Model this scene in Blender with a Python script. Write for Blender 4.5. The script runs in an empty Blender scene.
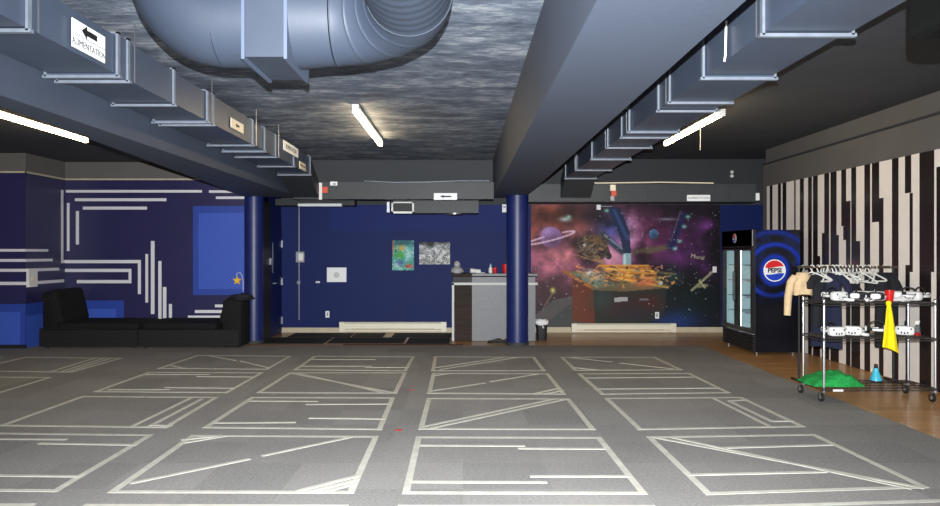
import bpy, bmesh, math, random
import numpy as np
from mathutils import Vector, Matrix

random.seed(7)
sc = bpy.context.scene
COL = sc.collection
PI = math.pi
F, CX, CY, EYE = 720.0, 463.0, 253.0, 1.6      # lens in pixels, vanishing point, eye height


def at(x, y, Y):
    """world point seen at photo position x, y standing at depth Y"""
    return Vector(((x - CX) * Y / F, Y, EYE + (CY - y) * Y / F))


def onfloor(x, y, z=0.0):
    Y = F * (EYE - z) / (y - CY)
    return Vector(((x - CX) * Y / F, Y, z))


def lin(c):
    return tuple(((v / 255) / 12.92 if v / 255 <= 0.04045 else ((v / 255 + 0.055) / 1.055) ** 2.4) for v in c)


# ------------------------------------------------------------------ materials
def nodes(name):
    m = bpy.data.materials.new(name)
    m.use_nodes = True
    nt = m.node_tree
    return m, nt, nt.nodes['Principled BSDF']


def mat(name, rgb, rough=0.6, metal=0.0, var=0.0, scale=6.0, bump=0.0, bscale=60.0, stretch=None, spec=0.5, coat=0.0):
    m, nt, b = nodes(name)
    c = lin(rgb)
    b.inputs['Base Color'].default_value = (*c, 1)
    b.inputs['Roughness'].default_value = rough
    b.inputs['Metallic'].default_value = metal
    b.inputs['Specular IOR Level'].default_value = spec
    b.inputs['Coat Weight'].default_value = coat
    if var or bump:
        tc = nt.nodes.new('ShaderNodeTexCoord')
        mp = nt.nodes.new('ShaderNodeMapping')
        nt.links.new(tc.outputs['Object'], mp.inputs['Vector'])
        if stretch:
            mp.inputs['Scale'].default_value = stretch
    if var:
        n = nt.nodes.new('ShaderNodeTexNoise')
        n.inputs['Scale'].default_value = scale
        n.inputs['Detail'].default_value = 6
        nt.links.new(mp.outputs['Vector'], n.inputs['Vector'])
        r = nt.nodes.new('ShaderNodeValToRGB')
        r.color_ramp.elements[0].position = 0.3
        r.color_ramp.elements[1].position = 0.7
        r.color_ramp.elements[0].color = (*[max(0, v * (1 - var)) for v in c], 1)
        r.color_ramp.elements[1].color = (*[min(1, v * (1 + var)) for v in c], 1)
        nt.links.new(n.outputs['Fac'], r.inputs['Fac'])
        nt.links.new(r.outputs['Color'], b.inputs['Base Color'])
    if bump:
        n2 = nt.nodes.new('ShaderNodeTexNoise')
        n2.inputs['Scale'].default_value = bscale
        n2.inputs['Detail'].default_value = 4
        nt.links.new(mp.outputs['Vector'], n2.inputs['Vector'])
        bp = nt.nodes.new('ShaderNodeBump')
        bp.inputs['Strength'].default_value = bump
        bp.inputs['Distance'].default_value = 0.02
        nt.links.new(n2.outputs['Fac'], bp.inputs['Height'])
        nt.links.new(bp.outputs['Normal'], b.inputs['Normal'])
    return m


def emit(name, rgb, strength):
    m, nt, b = nodes(name)
    b.inputs['Base Color'].default_value = (0.8, 0.8, 0.8, 1)
    b.inputs['Emission Color'].default_value = (*lin(rgb), 1)
    b.inputs['Emission Strength'].default_value = strength
    return m


def glass_mat(name, tint=(235, 245, 245), mixv=0.07):
    m, nt, b = nodes(name)
    out = nt.nodes['Material Output']
    tr = nt.nodes.new('ShaderNodeBsdfTransparent')
    tr.inputs['Color'].default_value = (*lin(tint), 1)
    gl = nt.nodes.new('ShaderNodeBsdfGlossy')
    gl.inputs['Roughness'].default_value = 0.03
    mx = nt.nodes.new('ShaderNodeMixShader')
    mx.inputs['Fac'].default_value = mixv
    nt.links.new(tr.outputs['BSDF'], mx.inputs[1])
    nt.links.new(gl.outputs['BSDF'], mx.inputs[2])
    nt.links.new(mx.outputs['Shader'], out.inputs['Surface'])
    return m


def picture_mat(name, rough=0.5):
    m, nt, b = nodes(name)
    a = nt.nodes.new('ShaderNodeAttribute')
    a.attribute_name = 'paint'
    nt.links.new(a.outputs['Color'], b.inputs['Base Color'])
    b.inputs['Roughness'].default_value = rough
    b.inputs['Specular IOR Level'].default_value = 0.2
    return m


def carpet_mat():
    m, nt, b = nodes('carpet_tiles')
    L = nt.links.new
    tc = nt.nodes.new('ShaderNodeTexCoord')
    # one tone per carpet tile
    mp = nt.nodes.new('ShaderNodeMapping')
    mp.inputs['Scale'].default_value = (1 / 0.61, 1 / 0.61, 1)
    fl = nt.nodes.new('ShaderNodeVectorMath'); fl.operation = 'FLOOR'
    wn = nt.nodes.new('ShaderNodeTexWhiteNoise'); wn.noise_dimensions = '3D'
    L(tc.outputs['Object'], mp.inputs['Vector']); L(mp.outputs['Vector'], fl.inputs[0]); L(fl.outputs['Vector'], wn.inputs['Vector'])
    n = nt.nodes.new('ShaderNodeTexNoise'); n.inputs['Scale'].default_value = 140; n.inputs['Detail'].default_value = 3
    n2 = nt.nodes.new('ShaderNodeTexNoise'); n2.inputs['Scale'].default_value = 1.2; n2.inputs['Detail'].default_value = 5
    n3 = nt.nodes.new('ShaderNodeTexNoise'); n3.inputs['Scale'].default_value = 45; n3.inputs['Detail'].default_value = 3
    for q in (n, n2, n3): L(tc.outputs['Object'], q.inputs['Vector'])
    def mth(op, a, bb):
        k = nt.nodes.new('ShaderNodeMath'); k.operation = op
        for i, v in enumerate((a, bb)):
            if hasattr(v, 'is_output'): L(v, k.inputs[i])
            else: k.inputs[i].default_value = v
        return k.outputs[0]
    s = mth('ADD', mth('MULTIPLY', wn.outputs['Value'], 0.14), mth('MULTIPLY', n.outputs['Fac'], 0.75))
    s = mth('ADD', s, mth('MULTIPLY', n2.outputs['Fac'], 0.25))
    s = mth('ADD', s, mth('MULTIPLY', n3.outputs['Fac'], 0.6))
    r = nt.nodes.new('ShaderNodeValToRGB')
    r.color_ramp.elements[0].position = 0.35; r.color_ramp.elements[1].position = 1.25
    r.color_ramp.elements[0].position = 0.3; r.color_ramp.elements[1].position = 1.0
    r.color_ramp.elements[0].color = (*lin((90, 89, 91)), 1)
    r.color_ramp.elements[1].color = (*lin((180, 177, 173)), 1)
    L(mth('MULTIPLY', s, 0.74), r.inputs['Fac'])
    L(r.outputs['Color'], b.inputs['Base Color'])
    b.inputs['Roughness'].default_value = 0.95
    b.inputs['Specular IOR Level'].default_value = 0.15
    bp = nt.nodes.new('ShaderNodeBump'); bp.inputs['Strength'].default_value = 0.35; bp.inputs['Distance'].default_value = 0.01
    L(n.outputs['Fac'], bp.inputs['Height']); L(bp.outputs['Normal'], b.inputs['Normal'])
    return m


def wood_floor_mat():
    m, nt, b = nodes('brown_floor_planks')
    L = nt.links.new
    tc = nt.nodes.new('ShaderNodeTexCoord')
    mp = nt.nodes.new('ShaderNodeMapping')
    br = nt.nodes.new('ShaderNodeTexBrick')
    L(tc.outputs['Object'], mp.inputs['Vector']); L(mp.outputs['Vector'], br.inputs['Vector'])
    br.inputs['Scale'].default_value = 1.0
    br.inputs['Brick Width'].default_value = 1.2; br.inputs['Row Height'].default_value = 0.16
    br.inputs['Mortar Size'].default_value = 0.002
    br.inputs['Color1'].default_value = (*lin((216, 166, 106)), 1)
    br.inputs['Color2'].default_value = (*lin((196, 146, 92)), 1)
    br.inputs['Mortar'].default_value = (*lin((70, 46, 28)), 1)
    n = nt.nodes.new('ShaderNodeTexNoise'); n.inputs['Scale'].default_value = 3; n.inputs['Detail'].default_value = 6
    mp2 = nt.nodes.new('ShaderNodeMapping'); mp2.inputs['Scale'].default_value = (1, 9, 1)
    L(tc.outputs['Object'], mp2.inputs['Vector']); L(mp2.outputs['Vector'], n.inputs['Vector'])
    mx = nt.nodes.new('ShaderNodeMix'); mx.data_type = 'RGBA'; mx.blend_type = 'MULTIPLY'; mx.inputs['Factor'].default_value = 0.4
    L(br.outputs['Color'], mx.inputs['A'])
    r = nt.nodes.new('ShaderNodeValToRGB')
    r.color_ramp.elements[0].position = 0.3; r.color_ramp.elements[0].color = (0.45, 0.42, 0.4, 1)
    r.color_ramp.elements[1].position = 0.7; r.color_ramp.elements[1].color = (1, 1, 1, 1)
    L(n.outputs['Fac'], r.inputs['Fac']); L(r.outputs['Color'], mx.inputs['B'])
    L(mx.outputs['Result'], b.inputs['Base Color'])
    b.inputs['Roughness'].default_value = 0.3
    return m


def rough_ceiling_mat():
    m, nt, b = nodes('mottled_ceiling_paint')
    L = nt.links.new
    tc = nt.nodes.new('ShaderNodeTexCoord')
    def noise(scale, st, det=7, rg=0.65):
        mp = nt.nodes.new('ShaderNodeMapping'); mp.inputs['Scale'].default_value = st
        n = nt.nodes.new('ShaderNodeTexNoise'); n.inputs['Scale'].default_value = scale
        n.inputs['Detail'].default_value = det; n.inputs['Roughness'].default_value = rg
        L(tc.outputs['Object'], mp.inputs['Vector']); L(mp.outputs['Vector'], n.inputs['Vector'])
        return n.outputs['Fac']
    a = noise(2.0, (0.9, 2.2, 1), 9, 0.7)
    c = noise(11, (0.7, 2.3, 1), 8, 0.78)
    mx = nt.nodes.new('ShaderNodeMath'); mx.operation = 'MULTIPLY_ADD'
    L(c, mx.inputs[0]); mx.inputs[1].default_value = 0.55
    sb = nt.nodes.new('ShaderNodeMath'); sb.operation = 'MULTIPLY'; L(a, sb.inputs[0]); sb.inputs[1].default_value = 0.75
    L(sb.outputs[0], mx.inputs[2])
    r = nt.nodes.new('ShaderNodeValToRGB')
    e = r.color_ramp.elements
    e[0].position = 0.5; e[0].color = (*lin((52, 58, 70)), 1)
    e[1].position = 0.86; e[1].color = (*lin((188, 190, 192)), 1)
    k = e.new(0.65); k.color = (*lin((94, 103, 118)), 1)
    L(mx.outputs[0], r.inputs['Fac'])
    L(r.outputs['Color'], b.inputs['Base Color'])
    b.inputs['Roughness'].default_value = 0.85
    bp = nt.nodes.new('ShaderNodeBump'); bp.inputs['Strength'].default_value = 0.15; bp.inputs['Distance'].default_value = 0.02
    L(mx.outputs[0], bp.inputs['Height']); L(bp.outputs['Normal'], b.inputs['Normal'])
    return m


def wood_panel_mat(name, c0, c1, stretch=(1, 1, 14), rough=0.5):
    m, nt, b = nodes(name)
    L = nt.links.new
    tc = nt.nodes.new('ShaderNodeTexCoord'); mp = nt.nodes.new('ShaderNodeMapping')
    mp.inputs['Scale'].default_value = stretch
    n = nt.nodes.new('ShaderNodeTexNoise'); n.inputs['Scale'].default_value = 2.2; n.inputs['Detail'].default_value = 6
    L(tc.outputs['Object'], mp.inputs['Vector']); L(mp.outputs['Vector'], n.inputs['Vector'])
    r = nt.nodes.new('ShaderNodeValToRGB')
    r.color_ramp.elements[0].position = 0.35; r.color_ramp.elements[0].color = (*lin(c0), 1)
    r.color_ramp.elements[1].position = 0.65; r.color_ramp.elements[1].color = (*lin(c1), 1)
    L(n.outputs['Fac'], r.inputs['Fac']); L(r.outputs['Color'], b.inputs['Base Color'])
    b.inputs['Roughness'].default_value = rough
    return m


M = {}
M['carpet'] = carpet_mat()
M['wood_floor'] = wood_floor_mat()
M['tape'] = mat('floor_tape', (200, 197, 186), 0.75, var=0.12, scale=9)
M['ceil_mid'] = rough_ceiling_mat()
M['ceil_side'] = mat('dark_ceiling_paint', (62, 64, 69), 0.8, var=0.12, scale=1.5, bump=0.2, bscale=30)
M['beam'] = mat('beam_paint', (60, 68, 83), 0.62, var=0.06, scale=1.2, bump=0.05, bscale=25)
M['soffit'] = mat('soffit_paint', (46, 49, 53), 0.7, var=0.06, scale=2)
M['grey_wall'] = mat('upper_wall_grey', (98, 95, 92), 0.75, var=0.06, scale=1.5)
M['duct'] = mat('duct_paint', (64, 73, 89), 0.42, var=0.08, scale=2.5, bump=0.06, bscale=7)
M['duct_dark'] = mat('duct_paint_dark', (47, 49, 52), 0.55, var=0.08, scale=2.5)  # darker, greyer tone of the duct paint
M['flange'] = mat('duct_flange_foil', (112, 119, 130), 0.45, metal=0.2, var=0.12, scale=14)
M['round_duct'] = mat('round_duct_paint', (39, 46, 58), 0.6, spec=0.3, var=0.08, scale=3, bump=0.12, bscale=6)
M['blue'] = mat('navy_wall_paint', (17, 32, 88), 0.6, spec=0.2, var=0.05, scale=2)
M['blue_band'] = mat('navy_band_paint', (17, 34, 98), 0.6, spec=0.2, var=0.05, scale=2)
M['niche'] = mat('indigo_wall_paint', (43, 41, 82), 0.38, var=0.05, scale=2)
M['bright'] = mat('bright_blue_paint', (62, 92, 188), 0.42, var=0.03, scale=2)
M['mid_blue'] = mat('mid_blue_paint', (46, 72, 160), 0.42, var=0.03, scale=2)
M['pillar'] = mat('pillar_gloss_blue', (22, 34, 90), 0.42, var=0.05, scale=3)
M['white'] = mat('white_paint', (226, 224, 220), 0.5, var=0.03, scale=4)
M['stripe_white'] = mat('stripe_white_paint', (224, 221, 226), 0.5)
M['cream'] = mat('cream_heater_enamel', (232, 226, 204), 0.4, var=0.03, scale=5)
M['beige'] = mat('beige_baseboard', (190, 178, 152), 0.55, var=0.08, scale=6)
M['panel_white'] = mat('panel_white', (248, 239, 231), 0.5, var=0.04, scale=3)
M['panel_dark'] = mat('panel_dark_stripe', (40, 32, 33), 0.22, var=0.1, scale=5)
M['black'] = mat('matte_black', (20, 20, 22), 0.6)
M['jet'] = mat('speaker_black_foam', (4, 4, 4), 0.95, spec=0.05)
M['rubber'] = mat('black_rubber', (22, 22, 23), 0.8, var=0.2, scale=40, bump=0.2, bscale=200)
M['sofa'] = mat('black_sofa_fabric', (25, 24, 25), 0.9, var=0.15, scale=30, bump=0.2, bscale=180, spec=0.2)
M['sofa_base'] = mat('black_ribbed_sofa_base', (30, 29, 30), 0.75, spec=0.3)
M['fridge'] = mat('fridge_black_steel', (24, 24, 28), 0.38)
M['liner'] = mat('fridge_white_liner', (214, 222, 226), 0.45)
M['glass'] = glass_mat('door_glass')
M['clear'] = glass_mat('clear_plastic', (225, 232, 235))
M['chrome'] = mat('chrome', (214, 216, 220), 0.28, metal=1.0)
M['dark_wire'] = mat('dark_shelf_wire', (92, 92, 92), 0.35, metal=0.8)
M['steel'] = mat('brushed_steel', (150, 152, 156), 0.35, metal=0.9, var=0.05, scale=20)
M['red'] = mat('red_plastic', (206, 26, 24), 0.35)
M['green'] = mat('green_netting_cloth', (18, 142, 62), 0.85, var=0.25, scale=30, bump=0.4, bscale=90)
M['yellow'] = mat('yellow_microfibre', (250, 226, 12), 0.85, var=0.06, scale=20, bump=0.15, bscale=120)
M['cyan'] = mat('light_blue_plastic', (60, 178, 206), 0.35)
M['hs_white'] = mat('headset_white_plastic', (220, 220, 218), 0.35)
M['hs_black'] = mat('headset_black_strap', (26, 26, 28), 0.7)
M['hanger'] = mat('white_hanger_plastic', (222, 222, 216), 0.4)
M['hanger_green'] = mat('pale_green_hanger_plastic', (150, 176, 166), 0.4)
M['rail'] = mat('brown_clothes_rail', (70, 56, 44), 0.5)
M['shirt_beige'] = mat('beige_jersey', (214, 186, 146), 0.9, var=0.08, scale=20, bump=0.15, bscale=150)
M['shirt_black'] = mat('black_jersey', (22, 23, 30), 0.9, bump=0.15, bscale=150)
M['shirt_navy'] = mat('navy_jersey', (24, 28, 54), 0.9, bump=0.15, bscale=150)
M['counter_wood'] = wood_panel_mat('counter_brown_slats', (28, 17, 12), (48, 31, 23), (1, 1, 16), .8)
M['counter_grey'] = mat('counter_grey_panel', (112, 113, 117), 0.5, var=0.12, scale=28)
M['counter_trim'] = mat('counter_trim_white', (186, 186, 184), 0.5)
M['grey_bag'] = mat('crumpled_grey_plastic', (150, 150, 150), 0.5, bump=0.4, bscale=30)
M['liner_bag'] = mat('white_bin_liner', (224, 224, 226), 0.5, bump=0.4, bscale=25)
M['gold'] = mat('yellow_star_felt', (240, 186, 40), 0.7)
M['orange'] = mat('orange_tag', (214, 84, 52), 0.6)
M['sign_white'] = mat('sign_white_plate', (236, 238, 238), 0.5)
M['sign_cream'] = mat('sign_cream_plate', (232, 218, 192), 0.5)
M['ink'] = mat('sign_black_ink', (20, 20, 22), 0.6)
M['ink_grey'] = mat('sign_grey_ink', (86, 88, 92), 0.6)
M['lamp_unlit'] = mat('unlit_tube', (206, 208, 208), 0.4)
M['housing'] = mat('lamp_housing', (200, 198, 190), 0.5)
M['tube'] = emit('lit_tube', (255, 226, 176), 9.0)
M['fridge_lamp'] = emit('fridge_lamp_strip', (240, 246, 255), 2.4)
M['bottle'] = mat('dark_cola_bottle', (40, 20, 18), 0.2)
M['mural_art'] = picture_mat('mural_print', 0.55)
M['poster_art'] = picture_mat('poster_print', 0.5)
M['fridge_art'] = picture_mat('fridge_side_print', 0.4)
M['emb_red'] = mat('emblem_red', (214, 30, 40), 0.4)
M['emb_blue'] = mat('emblem_blue', (24, 64, 190), 0.4)
M['emb_white'] = mat('emblem_white', (240, 240, 242), 0.4)
M['shoe'] = mat('dark_shoe_leather', (44, 36, 32), 0.6)
M['teal'] = mat('pale_blue_plastic', (150, 190, 214), 0.4)


# ------------------------------------------------------------------ mesh helpers
class MB:
    def __init__(s):
        s.bm = bmesh.new()
        s.mi = 0

    def face(s, vs):
        try:
            f = s.bm.faces.new(vs)
            f.material_index = s.mi
            return f
        except ValueError:
            return None

    def box(s, x0, x1, y0, y1, z0, z1, bev=0.0, mtx=None):
        if x0 > x1: x0, x1 = x1, x0
        if y0 > y1: y0, y1 = y1, y0
        if z0 > z1: z0, z1 = z1, z0
        co = [(x, y, z) for x in (x0, x1) for y in (y0, y1) for z in (z0, z1)]
        v = [s.bm.verts.new(mtx @ Vector(c) if mtx else c) for c in co]
        fs = [s.face([v[i] for i in q]) for q in ((0, 1, 3, 2), (4, 6, 7, 5), (0, 4, 5, 1), (2, 3, 7, 6), (0, 2, 6, 4), (1, 5, 7, 3))]
        if bev:
            ed = list({e for f in fs for e in f.edges})
            r = bmesh.ops.bevel(s.bm, geom=ed, offset=bev, segments=2, affect='EDGES', profile=0.5)
            for f in r['faces']: f.material_index = s.mi
        return s

    def hexa(s, pts):
        """8 points: bottom ring of 4 then top ring of 4"""
        v = [s.bm.verts.new(p) for p in pts]
        for q in ((0, 3, 2, 1), (4, 5, 6, 7), (0, 1, 5, 4), (1, 2, 6, 5), (2, 3, 7, 6), (3, 0, 4, 7)):
            s.face([v[i] for i in q])
        return s

    def loft(s, rings, closed=True, cap=True):
        """rings: lists of points of equal length"""
        rv = [[s.bm.verts.new(p) for p in r] for r in rings]
        n = len(rv[0])
        for a, b in zip(rv, rv[1:]):
            for i in range(n if closed else n - 1):
                j = (i + 1) % n
                s.face([a[i], a[j], b[j], b[i]])
        if cap and closed:
            s.face(list(reversed(rv[0])))
            s.face(rv[-1])
        return s

    def tube(s, pts, r, seg=8, cap=True, closed=False):
        pts = [Vector(p) for p in pts]
        rr = r if isinstance(r, (list, tuple)) else [r] * len(pts)
        n = len(pts)
        rings = []
        ref = None
        for i, p in enumerate(pts):
            if closed: d = pts[(i + 1) % n] - pts[i - 1]
            else: d = pts[min(i + 1, n - 1)] - pts[max(i - 1, 0)]
            d.normalize()
            if ref is None:
                ref = Vector((0, 0, 1)) if abs(d.z) < 0.9 else Vector((1, 0, 0))
            u = (ref - d * ref.dot(d))
            if u.length < 1e-4: u = d.orthogonal()
            u.normalize(); ref = u
            w = d.cross(u)
            rings.append([p + (u * math.cos(2 * PI * k / seg) + w * math.sin(2 * PI * k / seg)) * rr[i] for k in range(seg)])
        if closed: rings.append(rings[0]); return s.loft(rings, True, False)
        return s.loft(rings, True, cap)

    def lathe(s, prof, c=(0, 0, 0), seg=24, axis='z', sx=1, sy=1):
        rings = []
        for r, h in prof:
            ring = []
            for k in range(seg):
                a = 2 * PI * k / seg
                if axis == 'z': p = (c[0] + r * math.cos(a) * sx, c[1] + r * math.sin(a) * sy, c[2] + h)
                elif axis == 'y': p = (c[0] + r * math.cos(a), c[1] + h, c[2] + r * math.sin(a))
                else: p = (c[0] + h, c[1] + r * math.cos(a), c[2] + r * math.sin(a))
                ring.append(p)
            rings.append(ring)
        return s.loft(rings)

    def prism(s, pts, depth):
        """polygon (3D points) pushed along the vector depth"""
        d = Vector(depth)
        a = [Vector(p) for p in pts]
        return s.loft([a, [p + d for p in a]])

    def superell(s, c, r, e1=0.5, e2=0.5, nu=20, nv=12, mtx=None):
        def sp(v, e): return math.copysign(abs(v) ** e, v)
        rings = []
        for j in range(1, nv):
            th = -PI / 2 + PI * j / nv
            ring = []
            for i in range(nu):
                ph = 2 * PI * i / nu
                p = Vector((r[0] * sp(math.cos(th), e1) * sp(math.cos(ph), e2), r[1] * sp(math.cos(th), e1) * sp(math.sin(ph), e2), r[2] * sp(math.sin(th), e1)))
                if mtx: p = mtx @ p
                ring.append(p + Vector(c))
            rings.append(ring)
        return s.loft(rings)

    def build(s, name, mats, parent=None, smooth=False, label=None, **kw):
        bmesh.ops.recalc_face_normals(s.bm, faces=s.bm.faces)
        me = bpy.data.meshes.new(name)
        if parent is not None:
            w = origin_of(parent)
            bmesh.ops.translate(s.bm, verts=s.bm.verts, vec=-w)
        s.bm.to_mesh(me); s.bm.free()
        for m in (mats if isinstance(mats, (list, tuple)) else [mats]): me.materials.append(M[m] if isinstance(m, str) else m)
        o = bpy.data.objects.new(name, me)
        COL.objects.link(o)
        if parent is not None: o.parent = parent
        if smooth:
            for p in me.polygons: p.use_smooth = True
            try: me.set_sharp_from_angle(angle=math.radians(42))
            except Exception: pass
        if label: o['label'] = label
        for k, v in kw.items(): o[k] = v
        return o


def origin_of(o):
    w = Vector((0, 0, 0))
    while o is not None:
        w = w + o.location
        o = o.parent
    return w


def thing(name, label, cat, loc=(0, 0, 0), group=None):
    o = bpy.data.objects.new(name, None)
    o.empty_display_size = 0.1
    COL.objects.link(o)
    o.location = loc
    o['label'] = label; o['category'] = cat
    if group: o['group'] = group
    return o


def tag(o, label, cat, group=None):
    o['label'] = label; o['category'] = cat
    if group: o['group'] = group
    return o


def struct(o):
    o['kind'] = 'structure'
    return o


def dup(root, loc, rotz=0.0, label=None):
    r = root.copy(); COL.objects.link(r); r.location = loc; r.rotation_euler = (0, 0, rotz)
    if label: r['label'] = label
    for ch in list(root.children):
        c = ch.copy(); COL.objects.link(c); c.parent = r
        for g in list(ch.children):
            d = g.copy(); COL.objects.link(d); d.parent = c
    return r


def sbox(name, m, *a, **k):
    return struct(MB().box(*a).build(name, m, **k))


def lettering(text, size, origin, u, v, parent, m, name='lettering', bold=0.0, depth=0.0012):
    cu = bpy.data.curves.new('txt', 'FONT')
    cu.body = text; cu.size = size; cu.align_x = 'CENTER'; cu.align_y = 'CENTER'
    cu.extrude = depth; cu.offset = bold; cu.resolution_u = 3
    ob = bpy.data.objects.new('txt', cu); COL.objects.link(ob)
    dg = bpy.context.evaluated_depsgraph_get(); dg.update()
    me = bpy.data.meshes.new_from_object(ob.evaluated_get(dg))
    bpy.data.objects.remove(ob); bpy.data.curves.remove(cu)
    u = Vector(u).normalized(); v = Vector(v).normalized(); n = u.cross(v)
    mt = Matrix((u, v, n)).transposed().to_4x4()
    mt.translation = Vector(origin) - (origin_of(parent) if parent else Vector())
    me.transform(mt)
    me.name = name
    me.materials.clear(); me.materials.append(M[m])
    o = bpy.data.objects.new(name, me); COL.objects.link(o); o.parent = parent
    return o


def picture(name, img, origin, u, v, w, h, m, parent=None, thick=0.004):
    """img: rows from the top, sRGB 0..255; a thin panel whose front carries the picture"""
    ny, nx = img.shape[:2]
    u = np.array(Vector(u).normalized()); v = np.array(Vector(v).normalized()); n = np.cross(u, v)
    o0 = np.array(origin) - (np.array(origin_of(parent)) if parent else 0)
    gx, gy = np.meshgrid(np.linspace(0, w, nx + 1), np.linspace(h, 0, ny + 1))
    P = o0 + gx[..., None] * u + gy[..., None] * v + n * thick
    verts = P.reshape(-1, 3)
    idx = np.arange((nx + 1) * (ny + 1)).reshape(ny + 1, nx + 1)
    quads = np.stack([idx[1:, :-1], idx[1:, 1:], idx[:-1, 1:], idx[:-1, :-1]], -1).reshape(-1, 4)
    bk = np.array([o0, o0 + u * w, o0 + u * w + v * h, o0 + v * h])
    b0 = len(verts)
    verts = np.vstack([verts, bk])
    c = [idx[-1, 0], idx[-1, -1], idx[0, -1], idx[0, 0]]
    side = [[b0 + 3, b0 + 2, b0 + 1, b0]]
    edges = [list(idx[-1, :]), list(idx[::-1, -1]), list(idx[0, ::-1]), list(idx[:, 0])]
    faces = [list(map(int, q)) for q in quads] + side
    for k in range(4):
        faces.append([int(i) for i in edges[k][::-1]] + [b0 + k, b0 + (k + 1) % 4])
    me = bpy.data.meshes.new(name)
    me.from_pydata([tuple(map(float, q)) for q in verts], [], faces)
    lc = img.astype(float) / 255
    lc = np.where(lc <= 0.04045, lc / 12.92, ((lc + 0.055) / 1.055) ** 2.4).reshape(-1, 3)
    a = me.color_attributes.new('paint', 'FLOAT_COLOR', 'CORNER')
    buf = np.full((len(me.loops), 4), 0.15, dtype=np.float32); buf[:, 3] = 1
    buf[:len(quads) * 4, :3] = np.repeat(lc, 4, axis=0)
    a.data.foreach_set('color', buf.ravel())
    me.materials.append(M[m])
    ob = bpy.data.objects.new(name, me); COL.objects.link(ob)
    if parent: ob.parent = parent
    return ob


class Canvas:
    def __init__(s, w, h, bg):
        s.w, s.h = w, h
        s.im = np.zeros((h, w, 3)); s.im[:] = bg
        s.x, s.y = np.meshgrid((np.arange(w) + .5) / w, (np.arange(h) + .5) / h)
        s.asp = w / h
        s.rng = np.random.default_rng(3)

    def blend(s, mask, col):
        mask = np.clip(mask, 0, 1)[..., None]
        s.im = s.im * (1 - mask) + np.array(col, float) * mask

    def noise(s, fx, fy, octv=4, seed=0):
        r = np.random.default_rng(seed); out = np.zeros((s.h, s.w)); amp = 1; tot = 0
        for o in range(octv):
            gx, gy = int(fx * 2 ** o) + 2, int(fy * 2 ** o) + 2
            g = r.random((gy, gx)); X = s.x * (gx - 1.001); Y = s.y * (gy - 1.001)
            i = X.astype(int); j = Y.astype(int); a = X - i; b = Y - j
            a = a * a * (3 - 2 * a); b = b * b * (3 - 2 * b)
            out += amp * ((g[j, i] * (1 - a) + g[j, i + 1] * a) * (1 - b) + (g[j + 1, i] * (1 - a) + g[j + 1, i + 1] * a) * b)
            tot += amp; amp *= .55
        return out / tot

    def blob(s, cx, cy, rx, ry, col, k=1.0, rot=0, power=1.0, nz=None):
        c, sn = math.cos(rot), math.sin(rot)
        dx, dy = (s.x - cx) * s.asp, s.y - cy
        X, Y = (dx * c + dy * sn) / (rx * s.asp), (-dx * sn + dy * c) / ry
        d = X * X + Y * Y
        m = np.exp(-d * power) * k
        if nz is not None: m = m * nz
        s.blend(m, col)

    def disc(s, cx, cy, rx, ry, col, k=1.0, rot=0):
        c, sn = math.cos(rot), math.sin(rot)
        dx, dy = (s.x - cx) * s.asp, s.y - cy
        X, Y = (dx * c + dy * sn) / (rx * s.asp), (-dx * sn + dy * c) / ry
        s.blend(np.clip((1 - np.sqrt(X * X + Y * Y)) * 8, 0, 1) * k, col)

    def poly(s, pts, col, k=1.0, nz=None):
        m = np.zeros((s.h, s.w), bool)
        n = len(pts)
        for i in range(n):
            (x0, y0), (x1, y1) = pts[i], pts[(i + 1) % n]
            if y0 == y1: continue
            m ^= ((s.y >= min(y0, y1)) & (s.y < max(y0, y1))) & (s.x < (s.y - y0) * (x1 - x0) / (y1 - y0) + x0)
        mk = m * float(k)
        if nz is not None: mk = mk * nz
        s.blend(mk, col)

    def line(s, x0, y0, x1, y1, w, col, k=1.0):
        dx, dy = (x1 - x0) * s.asp, y1 - y0
        L2 = dx * dx + dy * dy + 1e-9
        px, py = (s.x - x0) * s.asp, s.y - y0
        t = np.clip((px * dx + py * dy) / L2, 0, 1)
        d = np.hypot(px - t * dx, py - t * dy)
        s.blend(np.clip(1.5 - d / w, 0, 1) * k, col)

    def stars(s, n, x0, x1, y0, y1, col=(210, 205, 215)):
        for _ in range(n):
            x, y = int((x0 + (x1 - x0) * s.rng.random()) * (s.w - 1)), int((y0 + (y1 - y0) * s.rng.random()) * (s.h - 1))
            b = .25 + .75 * s.rng.random() ** 2
            s.im[y, x] = s.im[y, x] * (1 - b) + np.array(col) * b


# ------------------------------------------------------------------ room shell
X_L, X_R, Y_F, Y_B = -7.35, 5.5, -4.6, 14.5
Z_MID, Z_SIDE_L, Z_SIDE_R = 3.25, 3.28, 3.49
BEAM_Z = 2.6
T = 0.15

floor = sbox('floor', 'wood_floor', -9.2, 7.6, Y_F - .2, 14.8, -0.2, -0.006)
carpet = struct(MB().box(-9.0, 4.1, Y_F, 12.45, -0.006, 0.0).build('floor_carpet', 'carpet'))

sbox('ceiling', 'ceil_mid', -2.93, 0.55, Y_F, 12.85, Z_MID, Z_MID + T)
sbox('ceiling_left', 'ceil_side', -9.2, -2.93, Y_F, 14.8, Z_SIDE_L, Z_SIDE_L + T)
sbox('ceiling_right', 'ceil_side', 0.55, 7.6, Y_F, 14.8, Z_SIDE_R, Z_SIDE_R + T)
sbox('ceiling_back', 'ceil_side', -2.93, 0.55, 12.85, 14.8, Z_MID, Z_MID + T)

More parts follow.
